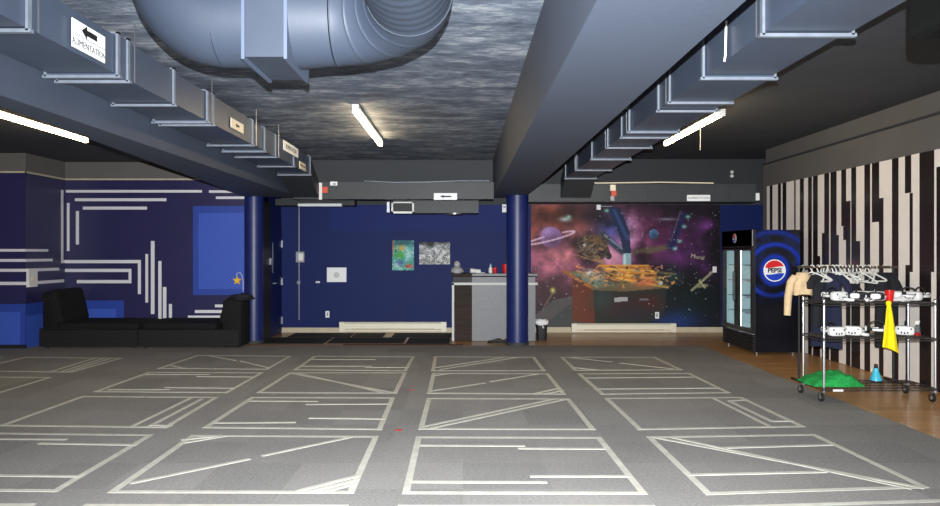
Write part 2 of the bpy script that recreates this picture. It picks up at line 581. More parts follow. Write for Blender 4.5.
# beams: left one fans slightly outwards towards the back of the hall
zt = Z_SIDE_R
m = MB()
m.loft([[(-2.93, y, BEAM_Z), (-2.93, y, zt), (xl, y, zt), (xl, y, BEAM_Z)] for y, xl in ((Y_F, -3.16), (5.0, -3.16), (12.9, -3.88))])
struct(m.build('beam_left', 'beam'))
m = MB()
m.box(0.53, 1.12, Y_F, 12.9, BEAM_Z, Z_SIDE_R + .1)
struct(m.build('beam_right', 'beam'))
struct(MB().box(-2.92, 0.53, 12.8, 13.4, 2.58, Z_MID + .1).build('beam_back', 'soffit'))

# walls
wb = struct(MB().box(-9.2, 7.6, Y_B, Y_B + .2, 0, 2.57).build('wall_back', 'blue'))
struct(MB().box(-9.2, 7.6, Y_B, Y_B + .2, 2.57, 3.6).build('wall_back_upper', 'soffit'))
MB().box(-2.7, 0.95, Y_B - .012, Y_B, 2.04, 2.57).build('painted_band', 'blue_band', wb, label='lighter navy band along the top of the wall')
struct(MB().box(X_L, -3.66, 13.3, 13.5, 0, 2.95).build('wall_left_back', 'niche'))
struct(MB().box(X_L, -3.66, 13.3, 13.5, 2.97, 3.4).build('wall_left_back_upper', 'grey_wall'))
struct(MB().box(-9.2, X_L, 12.1, 13.5, 0, 2.95).build('wall_left_block', 'niche'))
struct(MB().box(-9.2, X_L, 12.1, 13.5, 2.97, 3.4).build('wall_left_block_upper', 'grey_wall'))
m = MB()
m.box(X_L, -3.66, 13.285, 13.3, 2.945, 2.975)
m.box(X_L, X_L + .015, 12.085, 13.3, 2.945, 2.975)
m.box(-9.2, X_L + .015, 12.085, 12.1, 2.945, 2.975)
struct(m.build('trim_1', 'beige'))
struct(MB().box(-9.25, -9.1, Y_F, 12.2, 0, 3.4).build('wall_left', 'grey_wall'))
struct(MB().box(-9.2, 7.6, Y_F - .2, Y_F, 0, 3.6).build('wall_front', 'grey_wall'))
side = struct(MB().box(-3.95, -3.66, 13.0, Y_B, 0, 2.75).build('wall_side_passage', 'blue'))
wr = struct(MB().box(X_R, X_R + .2, Y_F, 13.2, 0, 3.24).build('wall_right', 'grey_wall'))
struct(MB().box(X_R + .05, X_R + .2, Y_F, 13.2, 3.24, 3.6).build('wall_right_upper', 'grey_wall'))
struct(MB().box(7.45, 7.6, 13.0, 14.6, 0, 3.6).build('wall_right_recess', 'blue'))
# ledge shadow strip, baseboards
struct(MB().box(X_R - .02, X_R, Y_F, 13.2, 3.2, 3.23).build('ledge_shadow_strip', 'soffit'))  # added dark strip, stands in for the shadow line under the wall ledge
struct(MB().box(-3.66, 1.37, Y_B - .03, Y_B, 0, .10).build('baseboard_back', 'beige'))
struct(MB().box(1.37, 7.4, Y_B - .03, Y_B, 0, .11).build('baseboard_back_right', 'beige'))
struct(MB().box(-9.1, X_L + .02, 12.07, 12.1, 0, .06).build('baseboard_left', 'sofa_base'))
# pillars
for nm, x, y, r in (('pillar_left', -3.735, 12.86, .165), ('pillar_right', 0.95, 12.6, .192)):
    p = MB().lathe([(r, 0), (r, BEAM_Z + .01)], (x, y, 0), 40).build(nm, 'pillar', smooth=True)
    struct(p)
    MB().lathe([(r + .012, 0), (r + .012, .035), (r + .002, .05)], (x, y, 0), 40).build('base_ring', 'soffit', p, smooth=True)

# painted pattern of the left corner
Yn = 13.3
def wall_rects(rects, Y, t, name, m, parent):
    mb = MB()
    for i, (x0, y0, x1, y1) in enumerate(rects):
        a, b = at(x0, y1, Y), at(x1, y0, Y)
        mb.box(a.x, b.x, Y - t - i * .0002, Y + .001 + i * .0001, a.z, b.z)
    return mb.build(name, m, parent)
wlb = bpy.data.objects['wall_left_back']; wlk = bpy.data.objects['wall_left_block']
wall_rects([(193, 206, 250, 295), (80, 300.5, 124, 345)], Yn, .002, 'painted_rectangle', 'mid_blue', wlb)
wall_rects([(198.5, 213, 250, 289), (80, 309, 116, 345)], Yn, .003, 'painted_rectangle', 'bright', wlb)
wall_rects([(66, 190, 202, 192.6), (209, 190.3, 250, 192.8), (75, 198.3, 166.5, 201.2), (216, 196.5, 250, 199), (83, 206.6, 147, 209.6),
            (67, 203, 69.6, 251), (76, 211, 79, 244.5), (64, 260, 141, 263.2), (138, 260, 141, 294), (65, 268.8, 131.5, 272), (128.7, 269, 131.5, 283),
            (77, 280, 131.5, 283.2), (145.5, 254, 148.2, 302.5), (151, 241, 154.6, 314), (158.4, 261, 161.6, 319), (163, 287, 166.5, 319),
            (169, 304, 172, 319), (215, 304.5, 234, 307.3), (195, 310, 230, 313), (188, 315.5, 222, 318.7)], Yn, .004, 'painted_stripes', 'stripe_white', wlb)
mb = MB()
for y0, y1 in ((249, 251.6), (259, 261.8), (268.8, 271.8), (281.8, 285)):
    a, b = at(-60, y1, 12.1), at(26, y0, 12.1); mb.box(a.x, X_L, 12.096, 12.1, a.z, b.z)
for y0, y1, xe in ((249, 251.6, 48), (259, 261.8, 52.5), (268.8, 271.8, 59), (281.8, 285, 64)):
    a, b = at(26, y1, 12.1), at(26, y0, 12.1)
    mb.box(X_L, X_L + .004, 12.096, F * X_L / (xe - CX), a.z, b.z)
ya, yb = F * X_L / (61 - CX), F * X_L / (63.2 - CX)
mb.box(X_L, X_L + .0045, ya, yb, at(62, 261.5, 13.2).z, at(62, 190, 13.2).z)
mb.box(X_L, X_L + .005, ya, 13.3, at(62, 263, 13.25).z, at(62, 260, 13.25).z)
mb.build('painted_stripes', 'stripe_white', wlk)
mb = MB()
mb.box(-9.1, X_L + .002, 12.098, 12.1, 0, at(0, 304, 12.1).z); mb.box(X_L, X_L + .002, 12.098, 13.3, 0, at(0, 304, 12.1).z)
mb.build('painted_rectangle', 'mid_blue', wlk)
mb = MB()
mb.box(-9.1, X_L - .09, 12.097, 12.1, 0, at(0, 312, 12.1).z); mb.box(X_L, X_L + .003, 12.12, 13.3, 0, at(0, 316, 12.1).z)
mb.build('painted_rectangle', 'bright', wlk)

# striped feature panel on the right wall
PZ = 2.8
MB().box(X_R - .015, X_R, Y_F, 13.0, 0, PZ).build('striped_panel', 'panel_white', wr)
yw = lambda x: F * (X_R - .018) / (x - CX)
zw = lambda x, y: EYE + (CY - y) * yw(x) / F
stripes = [(769.8, 772.3), (778, 780.8), (782.6, 786.2), (794.2, 795.5), (799.9, 803.7), (808.1, 811.7), (813, 817.6), (824.3, 829), (830.5, 836.4),
           (841.3, 846, None, 226), (846, 850.3, 201, None), (851.3, 856), (856, 860, 241, None), (864.4, 870), (871.9, 879, None, 222),
           (879, 883.3, 198, None), (892, 898.3), (905, 911, None, 193), (909.6, 912.6, 193, 272), (919.5, 931), (936.5, 950, 166, None),
           (822, 824.3, 233, None), (836.4, 838.7, 235, None), (817.6, 820, 256, None), (797.6, 799.9, 234, None),
           (905.5, 909.6, 265, None), (931, 934, None, 272), (886, 889, 300, 340), (846.5, 843.2, 226, 240)]
mb = MB()
for st in stripes:
    x0, x1 = min(st[:2]), max(st[:2]); yt = st[2] if len(st) > 2 else None; yb_ = st[3] if len(st) > 3 else None
    xm = (x0 + x1) / 2
    z1 = PZ if yt is None else zw(xm, yt); z0 = 0.0 if yb_ is None else max(0, zw(xm, yb_))
    mb.box(X_R - .019, X_R - .014, yw(x1), yw(x0), z0, z1)
Yc = yw(950) - .12
random.seed(11)
while Yc > Y_F + .3:                       # the panel carries on past the frame
    w = random.uniform(.06, .2); mb.box(X_R - .019, X_R - .014, Yc - w, Yc, random.choice([0, 0, .6, 1.1]), PZ)
    Yc -= w + random.uniform(.07, .22)
mb.build('stripe_pattern', 'panel_dark', wr)
random.seed(7)

# ------------------------------------------------------------------ tape marks on the carpet
def strip(mb, a, b, w, z=0.0015):
    a, b = Vector(a), Vector(b); d = (b - a); d.z = 0
    n = Vector((-d.y, d.x, 0)).normalized() * w / 2
    mb.hexa([a - n + Vector((0, 0, -.001 - z * .1)), b - n + Vector((0, 0, -.001 - z * .1)), b + n + Vector((0, 0, -.001 - z * .1)), a + n + Vector((0, 0, -.001 - z * .1)),
             a - n + Vector((0, 0, z)), b - n + Vector((0, 0, z)), b + n + Vector((0, 0, z)), a + n + Vector((0, 0, z))])

squares = [
 ((-60, 432), (154, 434.5), (57, 492), (-200, 490), [((-40, 439), (67, 439.5)), ((39, 443.5), (137, 445)), ((-60, 475), (80, 476.5))]),
 ((191, 435), (379, 436), (354, 493.5), (107, 493), [((130, 483.5), (250, 459)), ((262, 456), (352, 437)), ((184, 443), (226, 436)), ((181, 440), (222, 435.6)), ((297, 491.5), (358, 476)), ((310, 492), (357, 480)), ((325, 492), (354, 484))]),
 ((416, 436.5), (601, 437), (648, 494.5), (402, 494), [((419, 445.5), (525, 446)), ((518, 448.5), (606, 449)), ((530, 476.5), (630, 476.5)), ((410, 482), (547, 482.5))]),
 ((646, 436.5), (815, 434), (930, 488), (706, 495), [((652, 437), (925, 488.5)), ((672, 437.5), (912, 489)), ((722, 448), (832, 445)), ((688, 475), (826, 472))]),
 ((82, 396), (219, 397), (167, 428), (-2, 426), [((132, 426.5), (193, 397)), ((150, 426), (202, 399)), ((151, 425), (172, 426))]),
 ((251, 397), (395, 397.5), (382, 430), (202, 428), [((249, 401), (318, 401.5)), ((306, 404.5), (392, 404)), ((212, 423), (296, 422.5)), ((309, 418.2), (386, 419))]),
 ((427, 398), (570, 398.5), (596, 430), (418, 429.5), [((420, 427.5), (556, 398.6)), ((428, 429), (567, 399))]),
 ((604, 398), (742, 397), (806, 427), (638, 430), [((713, 398), (773, 428)), ((729, 401), (772, 421.5)), ((729, 401), (746, 400)), ((772, 421.5), (793, 421))]),
 ((148, 372), (264, 372.5), (228, 393), (93, 392), [((146, 374.5), (210, 374.5)), ((197, 376.5), (256, 377)), ((108, 389.7), (170, 389.7)), ((165, 387.6), (234, 388.2))]),
 ((289, 372.5), (407, 372.5), (397, 393.5), (256, 393), [((290, 373), (395, 393)), ((297, 373), (385, 393))]),
 ((432, 373), (549, 373.5), (566, 394.5), (427, 393.5), [((431, 391), (485, 383)), ((490, 381.7), (538, 374)), ((432, 376), (450, 373.2)), ((533, 394), (560, 388)), ((545, 394), (563, 390.5))]),
 ((577, 373.5), (690, 373), (731, 393), (601, 394.5), [((585, 378), (697, 377)), ((594, 389), (720, 388))]),
 ((197, 355.2), (292, 356), (268, 369.5), (157, 368.5), [((208, 355.5), (236, 360.5)), ((240, 361), (270, 368)), ((168, 365), (185, 368.5))]),
 ((314, 356), (415, 356.5), (407, 371), (293, 370), [((308, 359.5), (376, 359.5)), ((300, 366.2), (372, 366.2)), ((365, 367.5), (409, 367.5))]),
 ((434, 356.5), (535, 357), (546, 371), (431, 371), [((440, 369.5), (520, 357)), ((434, 368), (505, 357.3))]),
 ((560, 357), (655, 357), (683, 370), (574, 370.5), [((570, 357.5), (612, 362)), ((620, 363), (674, 369)), ((573, 367.5), (598, 370))]),
 ((25, 357), (123, 358), (72, 372.5), (-35, 371), [((50, 372), (95, 358)), ((60, 372), (105, 358)), ((66, 372.3), (112, 358))]),
 ((-70, 376), (53, 377.2), (-3, 394), (-140, 396), []),
 ((86, 504), (349, 504.8), (300, 650), (-170, 648), []),
 ((398, 505), (655, 505.2), (775, 650), (364, 650), []),
 ((712, 506.2), (985, 498), (1290, 590), (825, 640), []),
 ((-220, 503), (37, 503.6), (-215, 640), (-620, 620), []),
 ((-120, 356), (4, 356.8), (-60, 371), (-190, 371), []),
]
for q in squares:
    mb = MB()
    c = [onfloor(*p) for p in q[:4]]
    cen = sum(c, Vector()) / 4
    w = .05
    for i in range(4):
        zz = .0012 + i * .0003
        a, b = c[i], c[(i + 1) % 4]
        d = (b - a).normalized()
        n = Vector((-d.y, d.x, 0))
        if (cen - a).dot(n) < 0: n = -n
        strip(mb, a + n * w / 2, b + n * w / 2, w, zz)
    for k, (a, b) in enumerate(q[4]):
        strip(mb, onfloor(*a), onfloor(*b), .042, .0025 + k * .0003)
    mb.build('tape_square', 'tape', carpet)

for x, y in ((411, 390), (398.5, 430)):
    mb = MB(); q = onfloor(x, y); mb.lathe([(.035, -.001), (.035, .002)], q, 9, sx=1.0, sy=.7); mb.build('red_tape_scrap', 'red', carpet, label='tiny scrap of red tape')
# ------------------------------------------------------------------ tube lamps
def tube_light(x, y0, y1, z, ceil_z, label, hung=False):
    t = thing('tube_light', label, 'ceiling light', (x, (y0 + y1) / 2, z), 'tube lights')
    hb = MB()
    hb.box(x - .04, x + .04, y0, y1, z + .03, z + .075, .008)
    if not hung and ceil_z - z > .08: hb.box(x - .03, x + .03, y0 + .1, y1 - .1, z + .07, ceil_z)
    hb.build('housing', 'housing', t)
    MB().tube([(x, y0 + .03, z), (x, y1 - .03, z)], .033, 14).build('glowing_tube', 'tube', t, smooth=True)
    for yy in (y0, y1 - .03):
        MB().box(x - .035, x + .035, yy, yy + .03, z - .034, z + .03, .004).build('end_socket', 'housing', t)
    if hung:
        for k in (.2, .8):
            yy = y0 + (y1 - y0) * k
            MB().tube([(x, yy, z + .07), (x, yy, ceil_z)], .006, 6).build('hanger_rod', 'steel', t)
        MB().tube([(x - .03, (y0 + y1) / 2 - .5, z + .03), (x - .035, (y0 + y1) / 2 - .5, z - .34)], .004, 5).build('pull_cord', 'sign_cream', t)
    return t
tube_light(-1.19, 7.94, 10.38, 3.17, Z_MID, 'lit tube light on the mottled ceiling between the two long beams')
tube_light(3.08, 8.54, 10.95, 3.26, Z_SIDE_R, 'lit tube light on the dark ceiling near the striped wall', True)
tube_light(-5.32, 7.75, 10.19, 3.19, Z_SIDE_L, 'lit tube light above the corner with the black sofas')
for x, c, nm in ((3.08, Z_SIDE_R, 'right'), (-5.32, Z_SIDE_L, 'left')):
    for y0, w in ((-2.9, 'above the camera'),):
        tube_light(x, y0, y0 + 2.43, c - .09, c, 'lit tube light %s in the %s bay' % (w, nm))

# ------------------------------------------------------------------ square ducts
def flange(mb, x0, x1, y, z0, z1, w=.02, t=.035):
    o = .012
    mb.box(x0 - o - .012, x1 + o + .012, y - t / 2, y + t / 2, z0 - o - w * .5, z0 - o * .2)
    mb.box(x0 - o, x1 + o, y - t / 2, y + t / 2, z1, z1 + o)
    mb.box(x0 - o, x0 + .004, y - t / 2, y + t / 2, z0 - o, z1 + o)
    mb.box(x1 - .004, x1 + o, y - t / 2, y + t / 2, z0 - o, z1 + o)

def long_duct(name, label, x0, x1, z0, z1, ys, hang_x, Yend, dz_end, ceil_z, x_end):
    t = thing(name, label, 'air duct', ((x0 + x1) / 2, 6.0, z0))
    k = 0
    for a, b in zip(ys, ys[1:]):
        e = .006 * (k % 3)
        mb = MB(); mb.box(x0 + e, x1 - e, a, b, z0 + e, z1 - e)
        mb.build('duct_section', 'duct', t); k += 1
    for y in ys[1:]:
        mb = MB(); flange(mb, x0, x1, y, z0, z1)
        mb.build('flange', 'flange', t)
    # sloped end piece dropping to the cross duct
    y = ys[-1]; d = dz_end
    mb = MB()
    mb.hexa([(x0, y, z0), (x1, y, z0), (x_end[1], Yend, z0 + d), (x_end[0], Yend, z0 + d), (x0, y, z1), (x1, y, z1), (x_end[1], Yend, z1 + d), (x_end[0], Yend, z1 + d)])
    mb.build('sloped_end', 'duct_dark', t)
    for y in ys[2:-1:2]:
        mb = MB(); mb.tube([(hang_x, y + .05, z0 - .01), (hang_x, y + .05, ceil_z)], .006, 6)
        mb.build('hanger_rod', 'steel', t)
    return t
DL = (-2.89, -2.40, EYE + 1.235, EYE + 1.52)
dl = long_duct('air_duct', 'long grey rectangular air duct under the left beam, carrying several white signs', *DL,
          [-4.5, 2.8, 3.97, 5.0, 5.15, 5.97, 6.75, 6.9, 8.2, 8.7, 9.2, 10.2, 11.3], -2.37, 12.38, -.28, Z_MID, (-2.91, -2.48))
DR = (1.71, 2.21, EYE + 1.25, EYE + 1.56)
dr = long_duct('air_duct', 'long grey rectangular air duct beside the right beam with silver taped flanges', *DR,
          [-4.5, 2.9, 4.1, 5.12, 5.95, 6.3, 7.4, 7.75, 8.5, 9.55, 10.8, 12.0], 1.69, 12.4, -.30, Z_SIDE_R, (1.68, 2.2))

mb = MB(); mb.tube([(1.70, 4.65, EYE + 1.5), (1.695, 4.65, EYE + 1.28), (1.685, 4.64, EYE + 1.235)], .007, 6)
mb.build('tie_strap', 'sign_white', dr, label='short white strap hanging down the duct side')

def cross_duct(label, x0, x1, y0, y1, z0, z1, seams, cat='air duct'):
    t = thing('cross_duct', label, cat, ((x0 + x1) / 2, y0, z0))
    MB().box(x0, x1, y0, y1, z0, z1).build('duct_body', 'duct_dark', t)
    for x in seams:
        mb = MB()
        mb.box(x - .012, x + .012, y0 - .008, y1, z0 - .008, z1 + .008)
        mb.build('seam_strip', 'duct_dark', t)
    return t
cd1 = cross_duct('grey cross duct above the blue back wall, between the two long beams', -2.92, 0.53, 12.4, 12.72, EYE + .93, EYE + 1.22, (-2.2, -1.6, -1.0, -.75, 0.0, .28))
cd2 = cross_duct('grey cross duct running above the space mural', 1.13, 5.05, 12.42, 12.75, EYE + .885, EYE + 1.19, (2.0, 2.6, 3.2, 4.35, 4.6))
# conduit along the top of the right cross duct, and bits fixed to the ducts
mb = MB(); mb.tube([(1.9, 12.36, 2.84), (2.3, 12.36, 2.80), (3.4, 12.36, 2.815), (4.3, 12.36, 2.80)], .012, 6)
mb.build('conduit', 'sign_cream', cd2)
mb = MB(); mb.tube([(-1.7, 12.38, 2.84), (-1.2, 12.38, 2.815), (-.6, 12.38, 2.82), (-.1, 12.38, 2.84), (.45, 12.38, 2.84)], .010, 6)
mb.build('conduit', 'flange', cd1)

def fixture(name, label, cat, boxes, m, group=None, bev=.003):
    """a small thing with parts: list of (part name, box, material)"""
    b0 = boxes[0][1]
    t = thing(name, label, cat, ((b0[0] + b0[1]) / 2, (b0[2] + b0[3]) / 2, b0[4]), group)
    for pn, b, mm in boxes: MB().box(*b, bev).build(pn, mm, t)
    return t
def pxbox(x0, y0, x1, y1, Y, t):
    a, b = at(x0, y1, Y), at(x1, y0, Y)
    return (a.x, b.x, Y - t, Y, a.z, b.z)

fixture('junction_box', 'white junction box with red tag at the corner of the left duct', 'junction box',
        [('box', pxbox(319.5, 183, 322.5, 200, 12.38, .05), 'white'), ('red_tag', pxbox(322.5, 187, 328, 193, 12.38, .03), 'orange')], None)
fixture('junction_box', 'pale junction box with orange tag on the duct above the mural', 'junction box',
        [('box', pxbox(609.5, 185, 615, 191, 12.40, .06), 'sign_cream'), ('orange_tag', pxbox(611, 191, 616, 196, 12.40, .04), 'orange'),
         ('bracket', pxbox(610, 196, 614, 201, 12.40, .04), 'steel')], None)
fixture('junction_box', 'small white junction box on top of the middle cross duct', 'junction box', [('box', pxbox(331, 182, 338, 186, 12.38, .08), 'sign_white'), ('knockout', pxbox(333, 183, 336, 185, 12.29, .006), 'steel')], None)

# secondary box duct with white grille under the back beam
t = thing('supply_duct', 'low dark box duct with a white framed grille under the back beam', 'air duct', (-.6, 13.0, 2.3))
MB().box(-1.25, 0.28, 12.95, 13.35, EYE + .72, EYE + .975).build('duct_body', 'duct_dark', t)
a, b = at(391.5, 213.5, 12.93), at(414, 202, 12.93)
mb = MB(); mb.box(a.x, b.x, 12.91, 12.95, a.z, a.z + .035); mb.box(a.x, a.x + .03, 12.91, 12.95, a.z, b.z); mb.box(b.x - .03, b.x, 12.91, 12.95, a.z, b.z); mb.box(a.x, b.x, 12.91, 12.95, b.z - .02, b.z)
gr = mb.build('grille_frame', 'white', t)
mb = MB(); mb.box(a.x + .02, b.x - .02, 12.935, 12.95, a.z + .02, b.z - .01); mb.build('grille_opening', 'black', gr)
mb = MB(); mb.box(a.x - .08, a.x - .035, 12.91, 12.96, a.z + .02, b.z); mb.build('side_flap', 'sign_white', t)
mb = MB(); mb.lathe([(.14, 0), (.16, .01), (.16, .03)], (-.15, 13.1, EYE + .69), 24); mb.build('round_diffuser', 'steel', t, smooth=True)

t = thing('strip_light', 'unlit white strip light on a black batten above the switch box', 'strip light', (-2.7, 13.0, 2.44))
mb = MB(); a, b = at(276, 205.5, 13.1), at(355, 199, 13.1); mb.box(a.x, b.x, 13.05, 13.35, a.z, 2.58); mb.build('batten', 'black', t)
a, b = at(298, 206.5, 13.02), at(342, 203.5, 13.02)
mb = MB(); mb.box(a.x, b.x, 12.99, 13.05, a.z, b.z, .01); mb.build('diffuser', 'lamp_unlit', t)

# ------------------------------------------------------------------ signs on the ducts
def arrow_pts(o, u, v, L, H):
    o, u, v = Vector(o), Vector(u), Vector(v)
    q = [(-.5, 0), (-.16, .5), (-.16, .22), (.5, .22), (.5, -.22), (-.16, -.22), (-.16, -.5)]
    return [o + u * (a * L) + v * (b * H) for a, b in q]

def sign(label, c, u, v, w, h, plate='sign_white', arrow=None, text=None, tsize=.05, ink='ink', line=False, tv=0.0):
    u, v = Vector(u).normalized(), Vector(v).normalized(); n = u.cross(v); c = Vector(c)
    t = thing('direction_sign', label, 'sign', c)
    q = [c - u * w / 2 - v * h / 2, c + u * w / 2 - v * h / 2, c + u * w / 2 + v * h / 2, c - u * w / 2 + v * h / 2]
    MB().prism(q, n * .006).build('plate', plate, t)
    f = c + n * .006
    if arrow:
        av, L, H = arrow
        MB().prism(arrow_pts(f + v * av, u, v, L, H), n * .0015).build('arrow', 'ink', t)
    if line:
        MB().prism([f + u * (a * w / 2) + v * (b * .002) for a, b in ((-1, -1), (1, -1), (1, 1), (-1, 1))], n * .001).build('divider_line', 'ink_grey', t)
    if text: lettering(text, tsize, f + v * tv + n * .001, u, v, t, ink)
    return t
xs = DL[1] + .008
UY, UZ, UX = (0, 1, 0), (0, 0, 1), (1, 0, 0)
sign('white sign with black arrow and the word ALIMENTATION on the near left duct', (xs, 4.60, EYE + 1.352), UY, UZ, .40, .175, arrow=(.042, .19, .085), text='ALIMENTATION', tsize=.058, ink='ink_grey', line=True, tv=-.048)
sign('small pale sign with arrow on the left duct, first beyond the big sign', (xs, 7.62, EYE + 1.345), UY, UZ, .42, .10, 'sign_cream', arrow=(0, .12, .05), text=None)
sign('white sign hung highest on the left duct near its far end', (xs, 10.0, EYE + 1.44), UY, UZ, .85, .13, text='ALIMENTATION', tsize=.085, ink='ink_grey')
sign('small cream sign on the left duct just before the slope', (xs, 10.72, EYE + 1.29), UY, UZ, .42, .11, 'sign_cream', text='ALIMENTATION', tsize=.045, ink='ink_grey')
sign('white arrow sign on the cross duct above the blue wall', at(445.5, 196.5, 12.39), UX, UZ, .40, .115, arrow=(0, .20, .055))
sign('white ALIMENTATION sign on the cross duct above the mural', at(698.5, 198, 12.41), UX, UZ, .40, .105, text='ALIMENTATION', tsize=.052, ink='ink_grey')

# ------------------------------------------------------------------ round duct
t = thing('round_duct', 'big round grey duct bent in a U under the mottled ceiling', 'air duct', (-.95, 3.72, EYE + 1.2))
ZC = EYE + 1.2
def arc(cx, cy, r, a0, a1, n): return [(cx + r * math.cos(a0 + (a1 - a0) * i / n), cy + r * math.sin(a0 + (a1 - a0) * i / n), ZC) for i in range(n + 1)]
R_B = .245
MB().tube([(-1.475, 3.72, Z_MID), (-1.475, 3.72, ZC + R_B)], .236, 32).build('left_riser', 'round_duct', t, smooth=True)
MB().tube([(-1.23 - R_B * math.cos(a), 3.72, ZC + R_B - R_B * math.sin(a)) for a in [PI / 2 * k / 14 for k in range(15)]], .236, 32).build('left_elbow', 'round_duct', t, smooth=True)
MB().tube([(-1.235, 3.72, ZC), (-1.06, 3.72, ZC)], .238, 32).build('left_sleeve', 'round_duct', t, smooth=True)
mb = MB(); mb.box(-1.06, -.855, 3.485, 3.955, EYE + .95, EYE + 1.43); mb.build('square_collar', 'round_duct', t)
for x in (-1.07, -.865):
    mb = MB(); mb.box(x, x + .016, 3.472, 3.968, EYE + .937, EYE + 1.443); mb.build('collar_flange', 'duct', t)
MB().tube([(-.85, 3.72, ZC), (-.74, 3.72, ZC), (-.66, 3.72, ZC)], [.245, .236, .228], 32).build('reducer', 'round_duct', t, smooth=True)
pr, rr = [], []
N = 48
for i in range(N + 1):
    f = i / N; a = PI / 2 * (1 - f)
    pr.append((-.65 + .4 * math.cos(a), 3.32 + .4 * math.sin(a), ZC)); rr.append(.228 - .03 * f + (.004 if (i % 12) == 0 else 0))
MB().tube(pr, rr, 32).build('right_elbow', 'round_duct', t, smooth=True)
pr, rr = [], []
for i in range(200):
    pr.append((-.25, 3.32 - i * .02, ZC)); rr.append(.196 + (.004 if i % 4 == 0 else 0.0))
MB().tube(pr, rr, 32).build('ribbed_leg', 'round_duct', t, smooth=True)
for x, y in ((-.25, 2.2),):
    r_ = .25 if x < -1 else .21
    MB().tube([(x + r_ * math.cos(k * 2 * PI / 32), y, ZC + r_ * math.sin(k * 2 * PI / 32)) for k in range(32)], .008, 6, closed=True).build('strap', 'steel', t)
    for s in (-1, 1):
        MB().tube([(x + s * r_, y, ZC), (x + s * r_, y, Z_MID)], .006, 6).build('hanger_rod', 'steel', t)

# loudspeaker close to the camera, hanging below the right duct
t = thing('loudspeaker', 'black loudspeaker hanging in the top right corner of the photo', 'loudspeaker', (1.6, 2.1, 2.27))
MB().box(1.395, 1.78, 2.0, 2.28, 2.268, 2.75, .03).build('cabinet', 'jet', t)
MB().box(1.43, 1.75, 1.985, 2.0, 2.30, 2.72, .005).build('grille', 'jet', t)
MB().tube([(1.6, 2.14, 2.74), (1.6, 2.14, Z_SIDE_R)], .02, 10).build('mounting_pole', 'jet', t)

# ------------------------------------------------------------------ passage door
d = struct(MB().box(-3.66, -3.635, 13.62, 14.44, 0.01, 2.15).build('door_1', 'blue'))
mb = MB(); mb.box(-3.637, -3.631, 13.74, 13.80, 1.22, 1.80); mb.build('vision_slit', 'steel', d)
mb = MB(); mb.tube([(-3.63, 13.72, 1.02), (-3.58, 13.72, 1.02), (-3.58, 13.86, 1.02)], .012, 8); mb.build('lever_handle', 'chrome', d)
for z in (.25, 1.03, 1.78):
    mb = MB(); mb.box(-3.64, -3.615, 14.42, 14.46, z - .07, z + .07); mb.build('hinge', 'chrome', d)
mb = MB(); mb.box(-3.66, -3.63, 13.06, 13.60, 0.0, 2.55)
pn = struct(mb.build('trim_2', 'black'))
mb = MB(); mb.box(-3.632, -3.60, 13.50, 13.56, 1.38, 1.50, .004); mb.build('card_reader', 'steel', pn)

# ------------------------------------------------------------------ things on the blue wall
YB = Y_B
t = thing('switch_box', 'grey switch box on a vertical conduit on the blue wall', 'switch box', at(300, 262, YB))
MB().box(*pxbox(296.5, 251.5, 305, 262.5, YB, .07), .006).build('box', 'steel', t)
MB().box(*pxbox(298.5, 253.5, 303, 260.5, YB - .07, .01)).build('cover', 'white', t)
MB().tube([at(299, 206, YB - .02), at(299, 251.5, YB - .02)], .012, 8).build('upper_conduit', 'steel', t)
MB().tube([at(299, 262, YB - .02), at(299, 320, YB - .02)], .012, 8).build('lower_conduit', 'steel', t)
MB().box(*pxbox(297.5, 281, 300.5, 284, YB, .04)).build('conduit_clip', 'steel', t)

t = thing('notice_board', 'white square notice with pale crest on the blue wall', 'notice', at(336, 282, YB))
MB().box(*pxbox(327, 267.5, 346.5, 282, YB, .015), .002).build('sheet', 'sign_white', t)
mb = MB(); c = at(336.5, 275, YB - .016); mb.lathe([(.06, 0), (.06, .002)], (c.x, c.y - .002, c.z), 20, 'y'); mb.build('crest', 'housing', t)
fixture('wall_outlet', 'small white outlet low on the blue wall left of the heater', 'outlet', [('plate', pxbox(325.5, 311, 329.5, 317.5, YB, .012), 'sign_white'), ('socket_slot', pxbox(326.7, 312.5, 328.3, 316, YB - .012, .003), 'grey_bag')], None, .001)
fixture('latch_plate', 'tiny white latch on the blue wall left of the notice', 'wall latch', [('plate', pxbox(316, 281.2, 320, 283, YB, .03), 'sign_white'), ('knob', pxbox(317, 281.6, 318.4, 282.6, YB - .03, .02), 'steel')], None, .001)
fixture('wall_sensor', 'small white alarm box on the blue wall left of the right pillar', 'sensor', [('case', pxbox(502, 204.5, 507, 212.5, 13.6 + .85, .06), 'sign_white'), ('lens', pxbox(503.2, 206, 505.8, 208, 14.39, .008), 'grey_bag')], None, .004)

